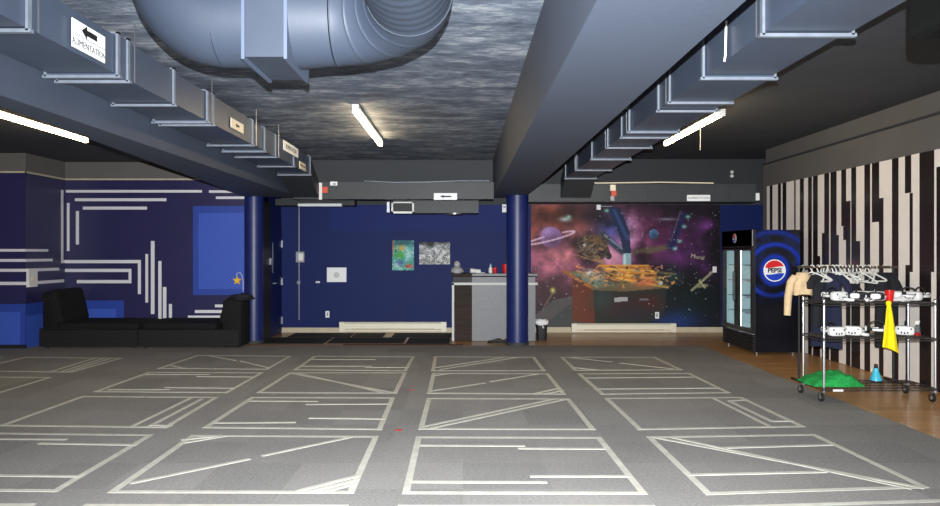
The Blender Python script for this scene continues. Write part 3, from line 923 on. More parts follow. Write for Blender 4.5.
# two posters: plain generic pictures
cv = Canvas(44, 58, (60, 150, 130))
n1 = cv.noise(5, 7, 3, 5)
cv.blend((n1 > .5) * .8, (150, 210, 205)); cv.blend((n1 > .62) * .9, (30, 110, 60))
cv.blob(.5, .08, .6, .1, (20, 70, 90), .9); cv.blob(.42, .26, .18, .12, (206, 160, 70), 1, 0, 1.4)
cv.blob(.38, .5, .26, .13, (60, 160, 50), 1, 0, 1.6); cv.blob(.75, .45, .2, .2, (190, 225, 235), .8)
cv.blob(.35, .76, .2, .1, (50, 60, 160), 1, 0, 1.5); cv.blob(.2, .85, .2, .12, (200, 215, 220), .7); cv.blob(.78, .86, .2, .08, (205, 60, 50), 1, 0, 1.5)
cv.blob(.02, .2, .06, .25, (190, 70, 60), .8)
def poster(name, label, cv, x0, y0, x1, y1):
    a, b = at(x0, y1, YB), at(x1, y0, YB)
    o = picture(name, cv.im, (0, 0, 0), UX, UZ, b.x - a.x, b.z - a.z, 'poster_art', None, .006)
    o.location = (a.x, YB - .002, a.z)
    return tag(o, label, 'poster')
poster('poster', 'tall colourful green and blue poster on the blue wall', cv, 392.3, 240.5, 414, 270.3)
cv = Canvas(60, 42, (196, 196, 196))
n1 = cv.noise(7, 5, 4, 9); n2 = cv.noise(12, 9, 3, 2)
cv.blend(np.abs(np.sin(n1 * 26)) > .82, (70, 70, 72)); cv.blend((n2 > .58) * .5, (120, 120, 122)); cv.blend((n2 < .38) * .7, (235, 235, 235))
cv.blob(.36, .02, .16, .2, (18, 18, 20), 1.4, 0, 1.2); cv.blob(.75, .0, .3, .08, (20, 20, 22), 1, 0, 1.5); cv.blob(.05, .0, .15, .12, (24, 24, 26), 1)
poster('poster', 'wide black and white poster beside the colourful one', cv, 419.3, 242, 450, 264.3)

# heaters
def heater(label, x0, y0, x1, y1):
    a, b = at(x0, y1, YB), at(x1, y0, YB)
    t = thing('baseboard_heater', label, 'heater', ((a.x + b.x) / 2, YB, max(a.z, .0)))
    z0, z1 = max(a.z, .012), b.z
    mb = MB()
    pr = [(YB, z0), (YB - .06, z0), (YB - .06, z0 + .02), (YB - .085, z0 + .05), (YB - .085, z1 - .03), (YB - .05, z1), (YB, z1)]
    mb.loft([[(x, p[0], p[1]) for p in pr] for x in (a.x, b.x)]); mb.build('casing', 'cream', t)
    mb = MB(); mb.box(a.x + .25, b.x - .25, YB - .088, YB - .06, z0 + .035, z0 + .06); mb.build('vent_slot', 'beige', t)
    for xx in (a.x, b.x - .1):
        mb = MB(); mb.box(xx, xx + .1, YB - .09, YB, z0 - .004, z1 + .004); mb.build('end_cap', 'cream', t)
heater('long cream baseboard heater under the posters on the blue wall', 340, 321.8, 446.5, 331)
heater('long cream baseboard heater under the space mural', 571, 323.2, 675, 332)

# mural
a, b = at(531, 327, YB), at(720, 204.5, YB)
cv = Canvas(270, 176, (22, 14, 26))
nA, nB, nC, nD = cv.noise(5, 3, 6, 1), cv.noise(6, 4, 6, 4), cv.noise(9, 6, 5, 8), cv.noise(4, 3, 5, 12)
sm = lambda n, lo, hi: np.clip((n - lo) / (hi - lo), 0, 1)
cv.blend(np.clip(1.15 - cv.x * 1.9, 0, .9) * sm(nA, .2, .7), (116, 64, 78))
cv.blob(.18, .5, .26, .26, (150, 84, 104), 1.0, 0, 1, sm(nB, .25, .65)); cv.blob(.12, .18, .2, .14, (150, 64, 40), 1.0, 0, 1, sm(nC, .25, .6))
cv.blob(.26, .3, .16, .12, (196, 124, 112), 1.0, -.5, 1, sm(nA, .3, .6)); cv.blob(.1, .08, .3, .08, (74, 34, 20), .9, 0, 1)
cv.blob(.5, .25, .13, .18, (168, 96, 140), 1.0, 0, 1, sm(nC, .2, .55)); cv.blob(.53, .22, .05, .12, (214, 176, 206), .95, .2, 1, sm(nB, .2, .6))
cv.blob(.42, .2, .08, .12, (58, 78, 150), .8, 0, 1); cv.blob(.42, .44, .08, .1, (186, 130, 150), .8, 0, 1)
cv.blob(.33, .09, .12, .1, (16, 12, 20), .85); cv.blob(.66, .24, .14, .22, (88, 30, 60), .8, 0, 1, sm(nA, .25, .6)); cv.blob(.86, .42, .16, .14, (84, 36, 92), .9, .4, 1, sm(nB, .3, .65))
cv.blob(.95, .22, .06, .08, (120, 50, 130), .8, .5, 1, sm(nC, .3, .6)); cv.im *= (.45 + 1.0 * sm(nC * .6 + nB * .4, .3, .68))[..., None]; cv.blob(.12, .82, .14, .12, (38, 30, 32), .85); cv.blob(.1, .7, .2, .12, (60, 40, 44), .8)
cv.blob(.88, .74, .22, .18, (10, 16, 16), .92); cv.blob(.8, .84, .2, .16, (14, 34, 34), .75, 0, 1, sm(nA, .2, .6)); cv.blob(.76, .96, .14, .09, (26, 48, 100), .9)
cv.poly([(0, .93), (.12, .78), (.24, .74), (.3, .8), (.3, 1), (0, 1)], (78, 78, 76), .8); cv.poly([(.05, 1), (.2, .82), (.3, .82), (.3, 1)], (52, 58, 56), .7)
# planets
cv.disc(.105, .265, .062, .088, (128, 92, 140)); cv.blob(.12, .3, .05, .06, (70, 46, 70), .8); cv.blob(.085, .22, .03, .04, (160, 130, 176), .7)
ringp = [(.105 + (.125 * math.cos(q) ) , .272 - .05 * math.cos(q) + .022 * math.sin(q)) for q in [PI * 2 * k / 30 for k in range(31)]]
for (u0, v0), (u1, v1) in zip(ringp, ringp[1:]):
    if not (abs(u0 - .105) < .055 and v0 < .272 - .4 * (u0 - .105)): cv.line(u0, v0, u1, v1, .007, (196, 164, 186), .8)
cv.disc(.648, .24, .026, .042, (66, 96, 130)); cv.blob(.655, .26, .02, .03, (34, 48, 72), .8)
# pillar of the console, cable arms
cv.poly([(.40, .02), (.47, .02), (.52, .22), (.53, .4), (.49, .4), (.47, .26)], (26, 36, 62), .95); cv.line(.44, .05, .51, .28, .014, (46, 66, 110), .8)
cv.poly([(.487, .4), (.53, .4), (.53, .5), (.487, .5)], (120, 150, 160), .95); cv.line(.495, .41, .495, .5, .01, (180, 200, 200), .8)
cv.line(.38, .25, .48, .38, .026, (40, 50, 62), .95); cv.line(.39, .25, .48, .36, .008, (120, 140, 160), .7)
cv.line(.55, .39, .64, .36, .02, (74, 62, 50), .9); cv.line(.62, .38, .74, .34, .022, (86, 74, 58), .9); cv.line(.74, .34, .8, .08, .03, (20, 28, 66), .9); cv.line(.74, .3, .79, .06, .006, (110, 66, 74), .7)
# hovering craft-like clutter (plain shapes)
cv.poly([(.24, .28), (.33, .24), (.4, .3), (.42, .4), (.36, .46), (.27, .41)], (58, 46, 38), .95); cv.blob(.34, .3, .04, .05, (116, 84, 50), .9); cv.blob(.3, .36, .05, .04, (86, 72, 60), .9)
cv.line(.27, .42, .38, .47, .014, (150, 110, 76), .8); cv.disc(.41, .42, .018, .03, (40, 38, 40)); cv.disc(.285, .33, .01, .02, (214, 200, 190))
# console
cv.poly([(.16, .545), (.36, .55), (.66, .58), (.72, .68), (.5, .71), (.32, .7)], (104, 92, 62), .95); cv.poly([(.2, .56), (.35, .57), (.45, .66), (.34, .68)], (96, 112, 100), .8)
cv.poly([(.16, .545), (.18, .53), (.33, .67), (.32, .7)], (140, 84, 44), .9)
cv.poly([(.22, .6), (.33, .7), (.34, .98), (.22, .95)], (92, 46, 30), .95); cv.poly([(.33, .7), (.5, .71), (.72, .68), (.7, .9), (.6, .97), (.34, 1)], (34, 42, 36), .95)
cv.blob(.45, .82, .1, .1, (58, 30, 34), .8); cv.blob(.62, .8, .08, .08, (70, 28, 26), .8); cv.blob(.55, .9, .1, .08, (40, 36, 44), .7); cv.blob(.38, .78, .06, .08, (40, 62, 58), .7)
for k in range(9):
    cv.line(.36 + .01 * k, .50 + .012 * k, .62 + .013 * k, .50 + .022 * k, .009, [(206, 140, 56), (176, 104, 40), (226, 176, 80)][k % 3], .85)
cv.blob(.6, .63, .06, .04, (190, 96, 60), .95); cv.line(.58, .54, .76, .57, .01, (214, 150, 70), .7); cv.blob(.35, .58, .035, .04, (176, 150, 130), .9); cv.blob(.31, .56, .02, .03, (220, 214, 206), .8)
cv.blob(.42, .6, .03, .03, (60, 50, 46), .9); cv.blob(.7, .62, .04, .05, (30, 46, 44), .9); cv.disc(.685, .64, .012, .018, (170, 190, 190)); cv.blob(.76, .6, .05, .05, (24, 52, 52), .8)
rs = random.Random(4)
for k in range(150):
    u0, v0 = rs.uniform(.24, .78), rs.uniform(.5, .66)
    cv.line(u0, v0, u0 + rs.uniform(-.02, .03), v0 + rs.uniform(-.01, .02), rs.uniform(.003, .008), rs.choice([(214, 150, 70), (60, 46, 40), (160, 130, 96), (34, 50, 50), (196, 120, 60), (90, 80, 70)]), .75)
for k in range(90):
    u0, v0 = rs.uniform(.245, .41), rs.uniform(.26, .44)
    cv.line(u0, v0, u0 + rs.uniform(-.02, .02), v0 + rs.uniform(-.012, .02), rs.uniform(.003, .007), rs.choice([(150, 116, 76), (40, 34, 34), (110, 96, 84), (70, 60, 58), (24, 22, 24)]), .75)
cv.poly([(.44, .76), (.51, .755), (.51, .79), (.44, .795)], (158, 158, 160), .9); cv.poly([(.575, .765), (.62, .765), (.62, .785), (.575, .785)], (110, 116, 122), .7)
# small streaks at the right: plain glider shape, greenish lights
cv.line(.85, .7, .96, .55, .01, (150, 146, 112), .85); cv.line(.88, .67, .93, .66, .012, (120, 116, 90), .9); cv.line(.89, .62, .92, .68, .007, (170, 166, 120), .8)
cv.line(.07, .83, .12, .71, .008, (110, 96, 84), .6); cv.blob(.115, .7, .012, .02, (206, 200, 90), .9)
for x, y in ((.83, .1), (.81, .18), (.785, .3), (.76, .36), (.4, .05), (.2, .1)): cv.blob(x, y, .012, .014, (120, 200, 176), .8)
cv.blob(.18, .12, .03, .02, (176, 190, 186), .8); cv.blob(.72, .12, .05, .012, (130, 130, 140), .7)
cv.stars(60, 0, .3, .4, .95); cv.stars(110, .62, 1, .05, .95); cv.stars(30, .3, .6, .05, .45)
cv.im = np.clip(cv.im * 1.15 + 4, 0, 255)
mu = picture('space_mural', cv.im, (0, 0, 0), UX, UZ, b.x - a.x, b.z - a.z, 'mural_art', None, .004)
mu.location = (a.x, YB - .001, a.z)
tag(mu, 'large painted space mural with planets and a brown console on the back wall', 'mural')
lettering('Mural', .12, Vector(at(697.5, 257, YB)) + Vector((0, -.008, 0)), (1, 0, -.18), (.18, 0, 1), mu, 'beige', 'painted_word')
fixture('wall_outlet', 'small white outlet in the lower part of the mural', 'outlet', [('plate', pxbox(655, 312, 659, 318.5, YB - .006, .012), 'sign_white'), ('socket_slot', pxbox(656.2, 313.5, 657.8, 317, YB - .018, .003), 'grey_bag')], None, .001)
fixture('wall_switch', 'white switch at the right edge of the mural', 'switch', [('plate', pxbox(712.5, 266.5, 716.5, 272.5, YB - .006, .012), 'sign_white'), ('toggle', pxbox(713.8, 268.5, 715.2, 270.5, YB - .018, .006), 'sign_cream')], None, .001)
fixture('emergency_lamp', 'small white box lamp over the top edge of the mural', 'lamp', [('case', pxbox(596, 205, 600, 210, YB - .1, .08), 'sign_white'), ('cable', pxbox(600, 206, 612, 206.8, YB - .1, .015), 'steel')], None, .003)

# cameras near the right corner
t = thing('security_camera', 'white security camera at the right end of the cross duct', 'security camera', at(753, 200, 12.6))
MB().superell(at(751.5, 197, 12.5), (.06, .06, .06), 1, 1).build('dome', 'black', t, smooth=True)
MB().box(*pxbox(753, 193.5, 757, 201, 12.6, .12), .01).build('bracket', 'sign_white', t)
t = thing('motion_sensor', 'tiny white two-lens sensor on the dark upper back wall', 'sensor', at(732, 177, 14.48))
MB().superell(at(732, 172, 14.46), (.035, .035, .035), 1, 1).build('upper_lens', 'white', t, smooth=True)
MB().superell(at(732, 176, 14.46), (.04, .035, .035), 1, 1).build('lower_lens', 'white', t, smooth=True)

# thermostat panel at the left block
fixture('control_panel', 'white control panel on the left corner wall among the stripes', 'control panel',
        [('case', (X_L + .003, X_L + .05, 12.11, 12.36, at(30, 287, 12.2).z, at(30, 268.5, 12.2).z), 'white'), ('keypad', (X_L + .05, X_L + .056, 12.18, 12.29, at(30, 281, 12.2).z, at(30, 277, 12.2).z), 'sign_cream')], None, .004)

# ------------------------------------------------------------------ mats
zf = -0.006
def mat_thing(label, x0, x1, Y0, Y1, slits):
    mb = MB(); mb.box(x0, x1, Y0, Y1, zf, zf + .010, .003)
    o = mb.build('floor_mat', 'rubber'); tag(o, label, 'floor mat')
wx = lambda x, Y: (x - CX) * Y / F
mat_thing('black rubber mat under the switch box at the blue wall', wx(291, 14.0), wx(352, 14.0), 13.72, 14.40, 0)
mat_thing('black rubber mat in front of the left half of the heater', wx(353.5, 14.0), wx(384, 14.0), 13.74, 14.40, 0)
mat_thing('black rubber mat by the wall next to the counter', wx(393, 14.0), wx(451, 13.5), 13.72, 14.40, 0)
mat_thing('black rubber mat by the passage door in the front row', wx(256, 13.0) + .1, wx(326, 13.0), 12.72, 13.62, 0)
mat_thing('black rubber mat in the middle of the front row', wx(329, 13.0), wx(404, 13.0), 12.78, 13.62, 0)
mat_thing('black rubber mat in the front row touching the counter', wx(407, 13.0), wx(449.5, 13.0), 12.70, 13.60, 0)
mb = MB(); mb.box(-2.1, 0.0, 12.47, 12.68, zf, zf + .006, .002); tag(mb.build('floor_runner', mat('brown_runner', (112, 74, 52), .8, var=.3, scale=8)), 'reddish brown runner strip along the carpet edge before the mats', 'runner')

# ------------------------------------------------------------------ counter and things on it
YC = 13.1
cx0, cx1 = wx(452, YC), wx(536.5, YC)
zc = at(0, 273.5, YC).z
t = thing('service_counter', 'tall service counter with brown slats and grey front behind the right pillar', 'counter', ((cx0 + cx1) / 2, YC + .25, 0))
xs_ = wx(472, YC)
MB().box(cx0 + .05, xs_, YC + .01, YC + .55, 0, at(0, 285, YC).z).build('slatted_side', 'counter_wood', t)
MB().box(xs_, cx1 - .02, YC, YC + .55, 0, at(0, 284, YC).z).build('grey_front', 'counter_grey', t)
mb = MB(); mb.box(cx0 + .02, xs_, YC + .12, YC + .55, at(0, 284, YC).z, at(0, 277, YC).z); mb.build('dark_recess', 'black', t)
mb = MB(); mb.box(xs_, cx1 - .02, YC + .02, YC + .55, at(0, 284, YC).z, at(0, 277, YC).z); mb.build('upper_front', 'counter_grey', t)
mb = MB(); mb.box(cx0, xs_, YC - .03, YC + .58, at(0, 276.5, YC).z, zc, .005); mb.build('dark_counter_top', 'counter_wood', t)
mb = MB(); mb.box(xs_, cx1 + .02, YC - .03, YC + .58, at(0, 276, YC).z, zc, .005); mb.build('white_counter_top', 'counter_grey', t)
mb = MB(); mb.box(cx0, cx1 + .02, YC - .02, YC + .04, at(0, 285, YC).z, at(0, 282.6, YC).z); mb.build('white_rail', 'counter_trim', t)
mb = MB(); mb.box(cx0, cx0 + .04, YC - .02, YC + .56, 0, at(0, 283, YC).z); mb.build('white_edge_trim', 'counter_trim', t)

def on_counter(x, Y=YC + .2): return Vector((wx(x, Y), Y, zc + .001))
# crumpled grey figure
t = thing('crumpled_bag', 'crumpled grey plastic bag on the left end of the counter', 'bag', on_counter(457))
p = on_counter(457)
mb = MB()
random.seed(3)
rings = []
for j, (r, h) in enumerate(((.10, 0), (.115, .03), (.10, .07), (.085, .10), (.05, .12), (.055, .16), (.045, .20), (.02, .225))):
    rings.append([(p.x + (r * (1 + .25 * math.sin(3 * a + j * 1.7) + random.uniform(-.1, .1))) * math.cos(a), p.y + r * .8 * math.sin(a) * (1 + random.uniform(-.1, .1)), p.z + h) for a in [2 * PI * k / 18 for k in range(18)]])
mb.loft(rings); mb.build('bag_body', 'grey_bag', t, smooth=True)
MB().tube([p + Vector((.02 * math.cos(a), .02 * math.sin(a), .165)) * 1 + Vector((.02 * math.cos(a), .02 * math.sin(a), 0)) for a in [2 * PI * k / 12 for k in range(12)]], .008, 6, closed=True).build('knot', 'liner_bag', t)
# white folded roll
t = thing('paper_roll', 'white paper roll lying on the counter beside the grey bag', 'paper', on_counter(474))
p = on_counter(474)
MB().tube([p + Vector((-.07, 0, .045)), p + Vector((.12, .03, .035))], [.045, .032], 16).build('roll', 'white', t, smooth=True)
MB().box(p.x + .04, p.x + .2, p.y - .04, p.y + .08, p.z, p.z + .012, .003).build('loose_sheet', 'white', t)
t = thing('pump_bottle', 'small pale blue bottle beside the red cup on the counter', 'bottle', on_counter(490.5))
p = on_counter(490.5)
MB().lathe([(.032, 0), (.036, .01), (.036, .09), (.014, .115), (.014, .125)], p, 18).build('bottle_body', 'white', t, smooth=True)
MB().lathe([(.018, .125), (.018, .155), (.008, .16), (.008, .175)], p, 14).build('cap', 'teal', t, smooth=True)
def cup(loc, s, label):
    t = thing('plastic_cup', label, 'cup', loc)
    p = Vector(loc)
    MB().lathe([(.001, .004 * s), (.030 * s, .0), (.031 * s, .004 * s), (.042 * s, .108 * s), (.039 * s, .108 * s), (.029 * s, .008 * s), (.001, .008 * s)], p, 24).build('cup_body', 'red', t, smooth=True)
    MB().tube([p + Vector((.042 * s * math.cos(a), .042 * s * math.sin(a), .108 * s)) for a in [2 * PI * k / 24 for k in range(24)]], .0025 * s, 6, closed=True).build('rim', 'red', t, smooth=True)
    return t
cup(on_counter(495), .95, 'red plastic cup on the counter next to the small bottle')
cup(on_counter(505.5) + Vector((0, .02, 0)), 1.5, 'tall red cup on the counter right against the pillar')

# shoes at the counter foot
def shoe(x, y, rot, label):
    t = thing('shoe', label, 'shoe', (0, 0, 0), 'shoes at the counter foot')
    rings = []
    for k, (yy, w, h, z0) in enumerate(((-.12, .02, .05, .015), (-.11, .035, .085, .012), (-.05, .038, .09, .012), (0, .036, .075, .012), (.06, .042, .055, .012), (.11, .04, .045, .012), (.14, .015, .03, .014))):
        rings.append([(w * math.cos(a), yy, z0 + (h - z0) * (.5 + .5 * math.sin(a))) for a in [2 * PI * i / 14 for i in range(14)]])
    MB().loft(rings).build('upper', 'shoe', t, smooth=True)
    mb = MB(); mb.prism([(.04 * math.cos(a) * (1 if math.sin(a) < 0 else 1.05), .135 * math.sin(a) + .01, 0) for a in [2 * PI * i / 20 for i in range(20)]], (0, 0, .016)); mb.build('sole', 'black', t)
    t.location = (x, y, zf); t.rotation_euler = (0, 0, rot)
    return t
q = onfloor(495, 342)
shoe(q.x, q.y - .12, 1.35, 'dark shoe at the counter foot, the left one of the pair')
shoe(q.x + .17, q.y - .13, 1.75, 'dark shoe at the counter foot, the one against the pillar')

# bin
q = onfloor(541.5, 341); q = Vector((wx(541.5, 13.3), 13.3, zf))
t = thing('waste_bin', 'small black waste bin with white liner beside the right pillar', 'bin', q)
mb = MB(); mb.loft([[(q.x + s * math.copysign(abs(math.cos(a)) ** .5, math.cos(a)), q.y + s * math.copysign(abs(math.sin(a)) ** .5, math.sin(a)), q.z + h) for a in [2 * PI * (k + .5) / 24 for k in range(24)]] for s, h in ((.085, 0), (.09, .02), (.105, .34))]); mb.build('bin_body', 'black', t, smooth=True)
random.seed(5)
mb = MB(); rings = []
for s, h in ((.112, .29), (.128, .315), (.13, .35), (.115, .37), (.09, .36), (.085, .30)):
    rings.append([(q.x + (s + random.uniform(-.008, .008)) * math.copysign(abs(math.cos(a)) ** .5, math.cos(a)), q.y + (s + random.uniform(-.008, .008)) * math.copysign(abs(math.sin(a)) ** .5, math.sin(a)), q.z + h + random.uniform(-.012, .012)) for a in [2 * PI * (k + .5) / 28 for k in range(28)]])
mb.loft(rings, True, False); mb.build('bin_liner', 'liner_bag', t, smooth=True)
mb = MB(); mb.tube([(q.x, q.y - .13, q.z + .31), (q.x + .01, q.y - .135, q.z + .25), (q.x + .03, q.y - .13, q.z + .23)], .01, 6); mb.build('liner_knot', 'liner_bag', t)

# ------------------------------------------------------------------ sofas
def ribbed(x0, x1, y0, y1, z0, z1, n=7):
    mb = MB()
    h = (z1 - z0) / n
    pr = []
    for k in range(n):
        pr += [(0.0, z0 + k * h + h * .12), (-.008, z0 + k * h + h * .5), (0.0, z0 + k * h + h * .88)]
    out = [(y0 + a, b) for a, b in pr] + [(y1, z1), (y1, z0)]
    mb.loft([[(x, p[0], p[1]) for p in out] for x in (x0, x1)])
    return mb
def cushion(x0, x1, y0, y1, z0, z1, r=.05):
    return MB().superell(((x0 + x1) / 2, (y0 + y1) / 2, (z0 + z1) / 2), ((x1 - x0) / 2, (y1 - y0) / 2, (z1 - z0) / 2), .28, .18, 40, 16)
xa, xm_, xz = wx(40, 12.1), wx(138.6, 12.1), wx(241, 12.1)
ya_, yb_ = 12.08, 13.08
t = thing('modular_sofa', 'black fabric sofa module on the left with its tufted back cushion upright', 'sofa', ((xa + xm_) / 2, 12.6, 0))
b_ = ribbed(xa, xm_ - .01, ya_, yb_, .03, .315); b_.build('ribbed_base', 'sofa_base', t)
cushion(xa + .25, xm_ - .012, ya_ + .02, yb_, .30, .435).build('seat_cushion', 'sofa', t, smooth=True)
MB().box(xa + .005, xa + .28, ya_ + .05, yb_, .31, .80, .06).build('arm', 'sofa', t, smooth=True)
mt = Matrix.Rotation(math.radians(-13), 4, 'Y')
bc = MB()
bc.superell((wx(64.5, 12.5), 12.56, .675), (.135, .45, .30), .22, .2, 36, 18, mt)
bk = bc.build('back_cushion', 'sofa', t, smooth=True)
mb = MB()
for i in range(3):
    for j in range(3):
        pz = mt @ Vector((.08 - .08 * j, -.445, -.17 + .17 * i))
        mb.superell(Vector((wx(64.5, 12.5), 12.56, .675)) + pz, (.016, .012, .016), 1, 1, 8, 6)
mb.build('tuft_buttons', 'sofa_base', bk)
for x_ in (xa + .08, xm_ - .1):
    for y_ in (ya_ + .08, yb_ - .08):
        MB().lathe([(.03, -.0), (.035, .035)], (x_, y_, 0), 12).build('foot', 'black', t)
mb = MB(); mb.tube([(xa + .01, ya_ - .008, .335), (wx(80, 12.1), ya_ - .01, .335), (wx(92, 12.1), ya_ - .01, .315)], .009, 6); mb.build('piping', 'sofa_base', t)

t = thing('modular_sofa', 'black fabric sofa module on the right with its back against the pillar', 'sofa', ((xz + xm_) / 2, 12.6, 0))
xar = xz - .42
b_ = ribbed(xm_ + .01, xz - .03, ya_, 12.63, .03, .315); b_.build('ribbed_base', 'sofa_base', t)
cushion(xm_ + .012, xar, ya_ + .02, yb_, .30, .435).build('seat_cushion', 'sofa', t, smooth=True)
MB().box(xm_ + .02, xar, 12.63, yb_, .05, .33).build('rear_base', 'sofa_base', t)
MB().box(xar + .1, xz, ya_ + .03, 12.64, .02, .80, .03).build('arm', 'sofa', t, smooth=True)
mt2 = Matrix.Rotation(math.radians(17), 4, 'Y')
MB().superell((wx(232, 12.3) - .0, 12.37, .60), (.13, .27, .24), .35, .3, 30, 16, mt2).build('back_cushion', 'sofa', t, smooth=True)
for x_ in (xm_ + .1, xar - .05):
    for y_ in (ya_ + .08, yb_ - .08):
        MB().lathe([(.03, 0), (.035, .05)], (x_, y_, 0), 12).build('foot', 'black', t)
# jacket on the arm
t = thing('folded_jacket', 'black jacket bundled on top of the right sofa arm', 'jacket', (wx(242, 12.3), 12.36, .80))
mb = MB(); random.seed(9)
c = Vector((wx(241.5, 12.3), 12.36, .80)); rings = []
for j in range(7):
    f = j / 6; r = math.cos(f * PI / 2) ** .6 * .17 + .01
    rings.append([(c.x + r * math.cos(a) * (1 + .18 * math.sin(3 * a + j)), c.y + r * 1.2 * math.sin(a), c.z + .004 + f * .10 + .012 * math.sin(4 * a + j)*f) for a in [2 * PI * k / 24 for k in range(24)]])
mb.loft(rings); mb.build('jacket_body', 'shirt_black', t, smooth=True)
mb = MB(); mb.tube([c + Vector((-.15, -.12, .06)), c + Vector((-.02, -.2, .07)), c + Vector((.12, -.14, .06)), c + Vector((.16, .0, .05))], [.03, .04, .04, .03], 10); mb.build('sleeve', 'shirt_black', t, smooth=True)

# star ornament
c = at(237, 280.5, 13.26)
t = thing('star_ornament', 'yellow felt star on a white string against the bright blue square', 'star', c)
mb = MB(); pts = []
for k in range(10):
    r = .088 if k % 2 == 0 else .038; a = PI / 2 + k * PI / 5
    pts.append((c.x + r * math.cos(a), c.y, c.z + r * math.sin(a)))
mb.prism(pts, (0, .025, 0)); mb.build('star_body', 'gold', t)
MB().tube([c + Vector(v) for v in ((-.02, .01, .08), (.0, .01, .13), (.05, .01, .15), (.09, .01, .09), (.11, .01, -.02), (.11, .01, -.2))], .006, 6).build('string', 'white', t)

# ------------------------------------------------------------------ fridge
fx0, fx1, fy0, fy1, fz = 4.54, 5.29, 11.3, 12.66, 1.965
t = thing('drinks_fridge', 'tall black two-door glass drinks fridge with a round emblem on its side', 'fridge', ((fx0 + fx1) / 2, (fy0 + fy1) / 2, zf))
zg0, zg1 = .40, 1.64
MB().box(fx0 + .05, fx1, fy0 + .005, fy0 + .045, .04, fz).build('side_wall', 'fridge', t)
MB().box(fx0 + .05, fx1, fy1 - .045, fy1, .04, fz).build('side_wall', 'fridge', t)
MB().box(fx1 - .05, fx1, fy0 + .045, fy1 - .045, .04, fz).build('back_wall', 'fridge', t)
hd = MB().box(fx0, fx1, fy0 + .045, fy1 - .045, zg1 + .03, fz).build('header_box', 'fridge', t)
MB().box(fx0, fx0 + .06, fy0 + .002, fy1, zg1 + .06, fz + .01, .01).build('header_sign', 'fridge', t)
mb = MB(); mb.box(fx0 + .05, fx1, fy0 + .045, fy1 - .045, .04, .30); mb.build('compressor_box', 'fridge', t)
mb = MB()
for k in range(6): mb.box(fx0 + .02, fx0 + .05, fy0 + .02, fy1 - .02, .05 + .045 * k, .08 + .045 * k)
mb.build('bottom_grille', 'black', t)
mb = MB()
mb.box(fx1 - .06, fx1 - .05, fy0 + .045, fy1 - .045, .30, zg1 + .03); mb.box(fx0 + .08, fx1 - .06, fy0 + .045, fy0 + .055, .30, zg1 + .03)
mb.box(fx0 + .08, fx1 - .06, fy1 - .055, fy1 - .045, .30, zg1 + .03); mb.box(fx0 + .08, fx1 - .06, fy0 + .055, fy1 - .055, .30, .31)
mb.build('liner', 'liner', t)
ym = (fy0 + fy1) / 2
for (y0, y1) in ((fy0 + .004, ym - .005), (ym + .005, fy1 - .004)):
    mb = MB(); w = .07
    mb.box(fx0, fx0 + .05, y0, y0 + w, .33, zg1 + .05); mb.box(fx0, fx0 + .05, y1 - w, y1, .33, zg1 + .05)
    mb.box(fx0, fx0 + .05, y0 + w, y1 - w, .33, zg0); mb.box(fx0, fx0 + .05, y0 + w, y1 - w, zg1, zg1 + .05)
    dd = mb.build('door', 'fridge', t)
    mb = MB(); mb.box(fx0 + .02, fx0 + .026, y0 + w, y1 - w, zg0, zg1); mb.build('door_glass', 'glass', dd)
    yh = y1 - .035 if y0 < ym - .1 else y0 + .035
    mb = MB(); mb.tube([(fx0, yh, .8), (fx0 - .03, yh, .82), (fx0 - .03, yh, 1.28), (fx0, yh, 1.3)], .010, 8); mb.build('handle', 'black', dd)
for z in (.62, .88, 1.14, 1.40):
    mb = MB()
    for k in range(9): mb.box(fx0 + .1 + k * .065, fx0 + .106 + k * .065, fy0 + .06, fy1 - .06, z - .006, z)
    for y in (fy0 + .06, ym, fy1 - .07): mb.box(fx0 + .1, fx0 + .63, y, y + .008, z - .012, z)
    mb.build('wire_shelf', 'steel', t)
for y_ in (ym - .03, ):
    mb = MB(); mb.box(fx0 + .06, fx0 + .085, ym - .02, ym + .02, .34, zg1); mb.build('interior_lamp', 'fridge_lamp', t)
for x_ in (fx0 + .1, fx1 - .08):
    for y_ in (fy0 + .08, fy1 - .08):
        MB().lathe([(.025, zf), (.03, .045)], (x_, y_, 0), 12).build('foot', 'steel', t)
